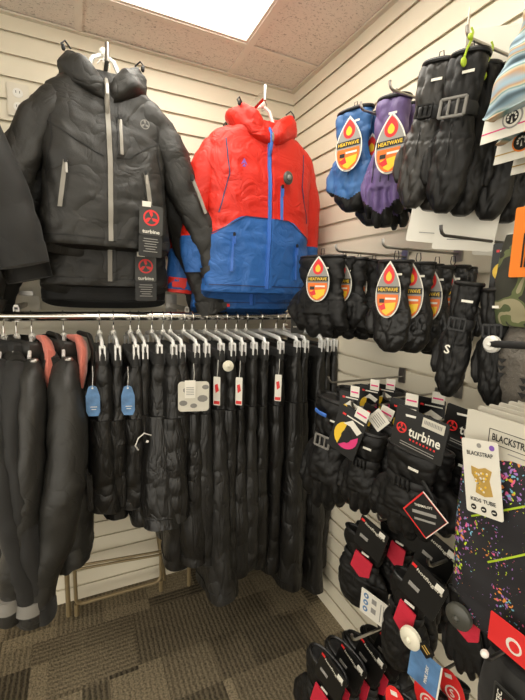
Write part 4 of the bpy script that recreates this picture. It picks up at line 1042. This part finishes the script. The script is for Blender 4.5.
# --- packaged knit headwear at the upper right
def wheel(mb, cx, cz, r, y, T, ring, fill):
    mb.poly(circ(cx, cz, r, 24), y, .0008, M[ring], T); mb.poly(circ(cx, cz, r*.84, 24), y-.0005, .0008, M[fill], T)
    mb.poly(circ(cx, cz, r*.62, 20), y-.001, .0008, M['cardk'], T); 
    for k in range(7):
        a = math.radians(-20+k*220/6); mb.poly(circ(cx+r*.40*math.cos(a), cz+r*.40*math.sin(a), r*.11, 8), y-.0015, .0008, M['cardw'], T)
    mb.poly([(cx-r*.1, cz-r*.5), (cx+r*.1, cz-r*.5), (cx, cz+r*.1)], y-.0015, .0008, M['cardw'], T)
def headwear(label, px, py, X, w_, h_, cols, mark, grp):
    q = at(px, py, 0, X)         # lower left corner of the card
    t = thing('packaged_headband', label, 'headband', (X, q.y-w_/2, q.z), (0, 0, math.radians(-90+4)), grp)
    m = MB(); m.poly([(-w_*.5, .0), (w_*.5, 0), (w_*.5, h_*.8), (-w_*.5+.36*h_, h_*.8), (-w_*.47, .045)], 0, .0015, M['cardw']); m.rect(0, .016, w_*.98, .0022, -.0006, .0008, M['pkp'] if mark == 0 else M['gold'])
    if mark == 0: wheel(m, -w_*.20, .030, .018, -.001, None, 'cardg', 'cardw')
    elif mark == 1: wheel(m, -w_*.20, .030, .018, -.001, None, 'orange', 'cardk')
    for k in range(6): m.rect(w_*.25, .026+.005*k, w_*.3, .0018, -.0008, .0008, M['cardg'])
    m.build('card', t, False)
    f = MB(); rs = []; top = h_
    for i in range(61):
        u = i/60; z = .044+(top-.044)*u; ph = z*118+.9*math.sin(z*40)
        tt = .012+.012*abs(math.sin(ph*.5)); ring = []
        for j in range(40):
            an = 2*math.pi*j/40; c_, sn = math.cos(an), math.sin(an)
            q = Vector((w_*.50*math.copysign(abs(c_)**.5, c_)+.42*(z-.044)+.004*math.sin(ph)+.008, -.010+tt*math.copysign(abs(sn)**.8, sn), z+.012*math.sin(c_*3+mark)))
            q += Vector((0, sn, .4))*fold(q, mark+2, .009, 20, 26); ring.append(q)
        rs.append(ring)
    f.rings(rs, M['stripe']); f.build('fabric_band', t)
    return t
headwear('carded striped blue, teal and sand headband at the upper right edge', 482, 146, -.27, .19, .20, ['sky', 'sand', 'teal', 'sky', 'sky', 'teal', 'sand'], 0, 'carded headbands at the upper right')
headwear('second headband card with an orange-ringed wheel emblem, below the striped one', 495, 166, -.22, .17, .22, ['teal', 'sky', 'sand', 'teal'], 1, 'carded headbands at the upper right')
headwear('lowest headband card, its corner just inside the right picture edge', 512, 176, -.17, .17, .20, ['sand', 'sky', 'teal'], 2, 'carded headbands at the upper right')

# --- second row
wall_hook('wall hook with upturned tip at the left of the second row of gloves', 336, 247, -.28)
h1 = gloves('ski_gloves', 'black gloves with a whole teardrop card, frontmost at the left of the second row', 'gloves', (303, 257, 341, 340), -.28, 'glove', 'glv', 'drop', (.084, .140), (.010, .0), yaw_=24, wk=.98, strap=False, group='black gloves with teardrop cards, left hook')
behind(h1, .075, 'black gloves with teardrop card, first behind the whole card at left', dy=-.012, dz=-.004)
behind(h1, .135, 'black gloves with teardrop card, second behind the whole card at left', dy=-.012, dz=-.008)
behind(h1, .195, 'black gloves with teardrop card, innermost on the left hook of the second row', dy=-.014, dz=-.004)
wall_hook('wall hook with upturned tip in the middle of the second row', 383, 242, -.28)
h2 = gloves('ski_mittens', 'black leather-faced mittens with a whole teardrop card in the middle second row', 'mittens', (377, 262, 410, 354), -.28, 'mitten', 'glv2', 'drop', (.062, .135), (.000, .0), yaw_=24, wk=.95, strap=False, group='black mittens with teardrop cards, middle hook')
behind(h2, .06, 'black mittens directly behind the leather-faced pair', dy=-.012, dz=-.002)
behind(h2, .12, 'black mittens two places behind the leather-faced pair', dy=-.016, dz=-.008)
behind(h2, .17, 'black mittens closest to the wall behind the leather-faced pair', dy=-.022, dz=-.004)
wall_hook('long dark wall hook above the tall black gloves with the white S mark', 441, 229, -.30, m='darksteel')
def smark(t, L_, sx, sy, T_, Tm):
    m = MB(); m.text('S', -.008, -.56*L_, .026, -T_-.006, M['cardw'], Tm); m.build('logo_print', t, False)
    m = MB(); m.rect(.05, .03, .045, .10, T_*1.6, .0012, M['cardk'], Tm, .003); bird_card(m, Matrix.Translation((.05, T_*1.6-.001, .085)), .045, .10); m.build('header_card', t, False)
s1 = gloves('ski_gloves', 'tall black gauntlet gloves with a small white S mark', 'gloves', (447, 284, 481, 402), -.24, 'mitten', 'glv', None, tilt=.10, yaw_=22, wk=.88, pair=False, extra=smark, group='tall black gauntlet gloves of one pair')
s2 = gloves('ski_gloves', 'right-hand tall black gauntlet glove beside the one with the S mark', 'gloves', (474, 290, 508, 408), -.22, 'mitten', 'glv', None, tilt=-.06, yaw_=22, wk=.9, pair=False, group='tall black gauntlet gloves of one pair', thumb=1)

# camouflage and knit neck warmers at the right edge
def hang_slab(name, label, cat, px0, py0, py1, X, w_, T_, mk, seed, yaw_=0):
    a = at(px0, py0, 0, X); b = at(px0, py1, 0, X); h = a.z-b.z
    t = thing(name, label, cat, (X, a.y-w_/2, a.z), (0, 0, math.radians(-90+yaw_)))
    m = MB(); rs = []
    for i in range(41):
        s_ = i/40; g = .9+.1*math.sin(math.pi*s_)+.03*noise.noise(Vector((s_*4, seed, 0))); tt = T_*(.35+.65*math.sin(math.pi*min(1, max(0, s_*.96+.02)))**.5)
        ring = []
        for j in range(48):
            an = 2*math.pi*j/48; c_, sn = math.cos(an), math.sin(an)
            q = Vector((w_/2*g*math.copysign(abs(c_)**.5, c_), tt*math.copysign(abs(sn)**.7, sn), -h*s_)); q += Vector((0, sn, 0))*fold(q, seed, .008, 14, 10); ring.append(q)
        rs.append(ring)
    m.rings(rs, M[mk]); m.build('fabric', t); return t, h
t, h = hang_slab('neck_warmer', 'green camouflage neck warmer with orange label at the right edge', 'neck warmer', 503, 236, 325, -.22, .17, .022, 'camo', 3)
m = MB(); m.rect(-.014, -.02, .060, .125, -.032, .0015, M['orange'], None, .003); m.text('GAITER', .012, .0, .022, -.0335, M['cardk'], None, True, math.pi/2) if False else None
m.text('e', -.012, .020, .03, -.0335, M['cardk'], None, True, math.pi/2)
for k in range(5): m.rect(.002-.006*k, -.035, .0028, .06, -.0335, .0008, M['cardk'])
m.build('orange_label', t, False)
t, h = hang_slab('knit_hat', 'grey knitted hat with arrow pattern and round white sensor, below the camouflage', 'hat', 506, 326, 402, -.20, .20, .04, 'knit', 8)
for i in range(4):
    for k in range(3):
        m = MB(); x = -.07+.045*i; z = -.06-.014*k-.03*(i % 2); m.poly([(x-.008, z), (x+.008, z), (x, z-.010)], -.047, .002, M['rubber']); m.build('knit_arrow', t, False)
round_tag(t, (-.095, -.045, -.035), .017, 'white', 'sensor_disc', 'round white sensor')
m = MB(); m.tube([(-.10, -.05, -.035), (-.03, -.06, -.028), (.05, -.055, -.02)], .007, M['rubber'], rb=.003); m.build('black_strap', t)

# --- third row: bird-emblem cards
wall_hook('wall hook at the left of the third row, beside the last snow pants', 329, 379, -.30)
def blue_lining(t, L_, sx, sy, T_, Tm):
    m = MB(); m.tube([(-.05*1, -T_*.9, -.035), (-.03, -T_-.004, -.038), (-.005, -T_-.005, -.042)], .006, M['zipb'], rb=.002); m.build('blue_label', t)
a1 = gloves('ski_gloves', 'black gloves with a ladder buckle hanging lowest at the left of the third row', 'gloves', (319, 398, 352, 520), -.30, 'gauntlet', 'glv', 'bird', (.062, .10), (.07, .045), tilt=.10, yaw_=22, wk=1.0, strap=2, extra=blue_lining, group='black gloves with yellow and pink bird cards')
q = at(337, 400, 0, -.31); 
a2 = behind(a1, .07, 'black gloves with a bird card, second on the left hook of the third row', dy=.004, dz=.012)
a3 = behind(a1, .12, 'black gloves with a bird card, third on the left hook of the third row', dy=-.004, dz=.012)
wall_hook('wall hook between the two columns of bird cards in the third row', 352, 404, -.33)
b1 = gloves('ski_gloves', 'black gloves with a tilted bird card right of the ladder buckle', 'gloves', (350, 430, 383, 520), -.32, 'gauntlet', 'glv', 'bird', (.085, .125), (-.02, .055), tilt=.06, yaw_=20, group='black gloves with yellow and pink bird cards', crot=.30)
b2 = behind(b1, .07, 'black gloves behind the pair with the tilted bird card', dy=-.01, dz=0)
wall_hook('wall hook just left of the turbine-marked header card'.replace('turbine-marked', 'large black'), 384, 395, -.28)
def diamond_price(t, L_, sx, sy, T_, Tm):
    m = MB(); T = Matrix.Translation((-.02, -T_-.02, .02)) @ Matrix.Rotation(.75, 4, 'Y'); m.rect(0, 0, .044, .044, 0, .001, M['cardw'], T, .002)
    for k in range(5): m.rect(0, .012-.006*k, .03, .0018, -.0006, .0008, M['cardg'], T)
    m.build('price_label', t, False)
c1 = gloves('ski_gloves', 'black gloves with a square white price label turned on its corner', 'gloves', (378, 425, 404, 500), -.27, 'gauntlet', 'glv', None, tilt=.04, yaw_=20, extra=diamond_price)
c2 = gloves('ski_gloves', 'black gloves with a bird card above the large black header card', 'gloves', (395, 425, 420, 500), -.22, 'gauntlet', 'glv', 'bird', (.075, .125), (-.005, .075), yaw_=20, group='black gloves with yellow and pink bird cards, right column')
c3 = behind(c2, .08, 'black gloves whose bird card is rightmost of all bird cards', dy=-.01, dz=.0)
# big black mitts with printed header
wall_hook('wall hook carrying the two large printed header cards', 412, 420, -.36)
def thermal(t, L_, sx, sy, T_, Tm):
    m = MB(); T = Matrix.Translation((.060, -T_-.016, -.105)) @ Matrix.Rotation(math.pi/4-.16, 4, 'Y'); s_ = .066
    m.rect(0, 0, s_, s_, 0, .0014, M['cardw'], T); m.rect(-.0012, -.0012, s_*.985, s_*.985, -.0006, .001, M['pkr'], T); m.rect(0, 0, s_*.93, s_*.93, -.0012, .001, M['cardk'], T)
    T2 = Matrix.Translation((.060, -T_-.0185, -.105)) @ Matrix.Rotation(-.20, 4, 'Y'); m.fit('THERMALOFT', 0, .018, .038, .005, 0, M['cardw'], T2); m.rect(0, .004, .05, .006, 0, .0006, M['cardg'], T2); m.rect(0, -.010, .044, .004, 0, .0006, M['cardg'], T2)
    m.build('diamond_tag', t, False)
    k = MB(); k.tube([(.03, -T_*.5, -.05), (.06, -T_, -.07), (.075, -T_*1.1, -.10), (.05, -T_*1.05, -.12)], .006, M['rubber'], rb=.003); k.box((.066, -T_*1.1-.004, -.085), (.02, .008, .028), M['rubber'], bev=.003); k.build('side_release_buckle', t)
t1 = gloves('ski_mittens', 'large black puffy mitts under the front printed header card with a diamond tag', 'mittens', (386, 448, 436, 545), -.36, 'gauntlet', 'glv', 'turb', (.112, .085), (.034, .092), tilt=.06, yaw_=12, extra=thermal, crot=.12, group='mitts under the printed header cards', wk=1.12)
t2 = behind(t1, .11, 'large black mitts behind, their printed header card half covered', dy=-.03, dz=.0)

# --- black-splatter neck tubes with cream cards
def neck_tube(label, dx, dz, full):
    X = -.37; a = at(468, 408, 0, X); w_ = .235; b = at(470, 612, 0, X).z
    t = thing('neck_tube', label, 'neck tube', (X+dx, a.y-w_/2, a.z+dz), (0, 0, math.radians(-90)), 'cream-carded neck tubes hanging one behind another')
    cw, ch = w_, .085
    m = MB(); m.rect(0, -ch/2, cw, ch, 0, .0015, M['cardc'], None, .005)
    if full:
        for (cx, cz, ww, hh) in ((-.035, -.022, .078, .0009), (-.035, -.046, .078, .0009), (-.074, -.034, .0009, .024), (.004, -.034, .0009, .024)): m.rect(cx, cz, ww, hh, -.0006, .0008, M['cardk'])
        m.fit('BLACKSTRAP', -.035, -.034, .066, .012, -.0008, M['cardk']); m.rect(-.02, -.054, .04, .0016, -.0006, .0008, M['cardg']); m.rect(.035, -.064, .03, .003, -.0006, .0008, M['cardg'])
    m.build('header_card', t, False)
    h = a.z-b-ch*.6; f = MB(); rs = []
    for i in range(45):
        s_ = i/44; ring = []; tt = .009+.012*math.sin(math.pi*min(1, s_*1.0))**.6
        for j in range(44):
            an = 2*math.pi*j/44; c_, sn = math.cos(an), math.sin(an)
            q = Vector((w_*.51*(1+.03*math.sin(s_*5))*math.copysign(abs(c_)**.4, c_), .012+tt*math.copysign(abs(sn)**.8, sn), -ch*.62-h*s_-.012*(1-c_)*s_)); q += Vector((0, sn, 0))*fold(q, 5, .007, 9, 9); ring.append(q)
        rs.append(ring)
    f.rings(rs, M['splat']); fo = f.build('fabric_tube', t)
    if full:
        for (p, q) in (((.02, -.105), (-.085, -.185)), ((.11, -.10), (-.045, -.245))):
            bv = surf_bvh(f); strip(bv, [p, q], .0028, M['lime'], off=.0005).build('lime_seam', fo)
        T = Matrix.Translation((-.075, -.024, -.040)) @ Matrix.Rotation(-.20, 4, 'Y')
        k = MB(); k.rect(0, -.062, .064, .124, 0, .0014, M['cardw'], T, .004); k.poly(circ(.0, -.009, .004, 12), -.0006, .0008, M['cardg'], T); k.poly(circ(.022, -.010, .0045, 12), -.0006, .0008, M['purplogo'], T)
        k.fit('BLACKSTRAP', 0, -.023, .046, .007, -.0008, M['cardk'], T)
        k.poly([(-.017, -.045), (-.004, -.048), (.008, -.044), (.019, -.048), (.014, -.064), (.018, -.088), (.004, -.092), (-.012, -.088), (-.009, -.070), (-.017, -.058)], -.0008, .001, M['gold'], T)
        for e in range(26):
            r1, r2 = random.random(), random.random(); k.poly(circ(-.011+.022*r1, -.052-.034*r2, .0018, 6), -.0014, .0008, M['pky' if e % 2 else 'cardw'], T)
        k.fit('KIDS TUBE', 0, -.100, .044, .0065, -.0008, M['cardk'], T)
        for e in (-1, 0, 1): k.poly(circ(.018*e, -.1135, .0048, 14), -.0008, .0008, M['cardk'], T); k.rect(.018*e, -.1135, .005, .0016, -.0014, .0008, M['cardw'], T)
        k.build('kids_tube_tag', t, False)['label'] = 'white hang tag with yellow tube picture'
    return t
neck_tube('black paint-splatter neck tube under the frontmost cream card with white tag', 0, 0, True)
LBN = ['second', 'third', 'fourth', 'fifth', 'sixth']
for k in range(5): neck_tube('neck tube whose cream card is %s from the front of the stack' % LBN[k], .028*(k+1), .003, False)

# --- fourth row: black gloves with crimson panels
def info_tag(t, L_, sx, sy, T_, Tm):
    m = MB(); T = Matrix.Translation((.072, -T_-.020, -.115)) @ Matrix.Rotation(.03, 4, 'Y'); m.rect(0, -.035, .088, .07, 0, .0014, M['cardw'], T, .002)
    for k in range(3): m.poly(circ(-.028, -.015-.019*k, .0075, 14), -.0006, .0008, M['pkb'], T); m.poly(circ(-.028, -.015-.019*k, .003, 8), -.0012, .0008, M['cardw'], T)
    for k in range(2): m.rect(-.004, -.018-.026*k, .014, .014, -.0006, .0008, M['cardg'], T)
    for k in range(3): m.rect(.016+.008*k, -.035, .002, .05, -.0006, .0008, M['cardg'], T)
    m.rect(.036, -.025, .005, .03, -.0006, .0008, M['pkr'], T); m.build('info_tag', t, False)
wall_hook('wall hook of the crimson-panelled gloves with the white info tag', 378, 517, -.30)
f1 = gloves('ski_mittens', 'black mittens with crimson panel and a square white info tag', 'mittens', (344, 535, 384, 612), -.30, 'mitten', 'glv', 'hot', (.085, .09), (.045, .066), tilt=.10, yaw_=15, accent='pink', extra=info_tag, thumb=-1, crot=.25, group='crimson-panelled mittens of the fourth row')
f2 = gloves('ski_mittens', 'black mittens with crimson panel hidden behind the white info tag pair', 'mittens', (380, 525, 415, 600), -.24, 'mitten', 'glv', 'hot', (.085, .09), (.045, .066), tilt=.05, yaw_=15, accent='pink', crot=.25, group='crimson-panelled mittens of the fourth row')
def blue_card(t, L_, sx, sy, T_, Tm):
    round_tag(t, (.032, -T_-.022, -.085), .022, 'disc', lab='round cream sensor')
    m = MB(); T = Matrix.Translation((.066, -T_-.020, -.095)) @ Matrix.Rotation(.05, 4, 'Y'); m.rect(0, -.037, .062, .074, 0, .0014, M['pkb'], T, .001); m.rect(.032, -.037, .003, .074, -.001, .0012, M['cardw'], T); m.text('PINK DRY-T', .006, -.04, .010, -.0008, M['cardw'], T, True, math.pi/2) if False else m.fit('PINK DRY', .006, -.04, .040, .006, -.0008, M['cardw'], T, rot=math.pi/2)
    m.build('blue_info_card', t, False)
    m = MB(); T = Matrix.Translation((.066, -T_-.024, -.082)) @ Matrix.Rotation(.65, 4, 'Y'); m.rect(0, 0, .026, .026, 0, .0012, M['cardk'], T, .002); m.rect(0, .003, .016, .002, -.0006, .0008, M['gold'], T); m.rect(0, -.003, .016, .002, -.0006, .0008, M['gold'], T); m.build('small_black_tag', t, False)
wall_hook('wall hook of the crimson-panelled gloves with the blue card', 428, 562, -.36)
f3 = gloves('ski_mittens', 'black mittens with crimson panel, cream sensor and blue card', 'mittens', (388, 578, 430, 680), -.37, 'mitten', 'glv', 'hot', (.08, .088), (.052, .062), tilt=.10, yaw_=12, accent='pink', extra=blue_card, thumb=-1, crot=.30, group='crimson-panelled mittens near the blue card')
f4 = gloves('ski_mittens', 'black mittens whose header card rises behind the cream sensor pair', 'mittens', (410, 560, 445, 640), -.29, 'mitten', 'glv', 'hot', (.08, .09), (.035, .080), tilt=.05, yaw_=12, accent='pink', crot=.28, group='crimson-panelled mittens near the blue card')
def dark_disc(t, L_, sx, sy, T_, Tm): round_tag(t, (.004, -T_-.02, -.028), .023, 'discd', lab='round dark sensor')
f5 = gloves('knit_gloves', 'thin black fingered gloves with a dark round sensor under the splatter tube', 'gloves', (438, 592, 488, 680), -.36, 'liner', 'glv', None, tilt=-.08, yaw_=10, accent='pink', strap=False, extra=dark_disc, wk=.9)
# red card and fleece band at the lower right
def red_top(t): pass
wall_hook('dark wall hook with white tip at the lower right edge', 486, 655, -.42, m='darksteel')
q = at(486, 655, 0, -.42); m = MB(); m.ell((0, 0, 0), (.007, .006, .006), M['white']); o = m.build('hook_tip_cap', None, loc=(q.x-.004, q.y, q.z+.004)); tag(o, 'small white cap on the tip of the lower right hook', 'cap')
t, h = hang_slab('fleece_hat', 'black fleece hat with a vertical red-printed label at the lower right', 'hat', 487, 640, 730, -.36, .19, .03, 'blk2', 12)
m = MB(); m.rect(-.035, -.065, .034, .095, -.040, .0015, M['cardk2'], None, .003); m.rect(-.035, -.065, .028, .088, -.0408, .001, M['cardk'], None, .002); m.fit('POLARTEC', -.041, -.055, .062, .008, -.042, M['cardw'], None, rot=math.pi/2)
for k in range(3): m.rect(-.030, -.04-.022*k, .007, .015, -.042, .0008, M['pkr'])
m.build('brand_label', t, False).name = 'woven_label'
q = at(494, 612, 0, -.405); t = thing('glove_header', 'red and white header card with swirl emblem under the splatter tube', 'card', (-.405, q.y-.07, q.z), (0, math.radians(0), math.radians(-90)))
m = MB(); m.rect(0, -.026, .15, .050, 0, .0015, M['pkr'], None, .002); m.rect(.035, -.041, .08, .020, -.0006, .001, M['cardc']); m.poly(circ(-.035, -.03, .012, 18), -.0006, .0008, M['cardw']); m.poly(circ(-.034, -.03, .008, 14), -.0012, .0008, M['pkr']); m.fit('seirus', .02, -.017, .06, .012, -.0012, M['cardw']); m.build('card', t, False)

# --- fifth row
wall_hook('wall hook of the lowest black gloves with crimson panels', 352, 637, -.40)
e1 = gloves('ski_mittens', 'black mittens with crimson panel at the very bottom, frontmost pair', 'mittens', (308, 662, 345, 760), -.42, 'mitten', 'glv', 'hot', (.085, .09), (.050, .062), tilt=.10, yaw_=12, accent='pink', crot=.28, group='crimson-panelled mittens of the bottom row')
for k, lb in enumerate(('second', 'third', 'fourth')): behind(e1, .06*(k+1), 'black mittens of the bottom row, %s from the front' % lb, dy=-.006*k, dz=.0)
wall_hook('dark wall hook crossing in front of the red oval cards', 398, 690, -.42, m='darksteel')
for k, (bb, X, lb) in enumerate((((382, 700, 412, 790), -.43, 'left'), ((410, 690, 440, 780), -.37, 'middle'), ((436, 682, 462, 770), -.31, 'right'))):
    gloves('knit_gloves', 'thin black gloves under the %s one of three red oval cards' % lb, 'gloves', bb, X, 'liner', 'glv', 'red', (.050, .082), (-.008, .05), yaw_=15, strap=False, crot=-.35, group='thin gloves with red oval cards')
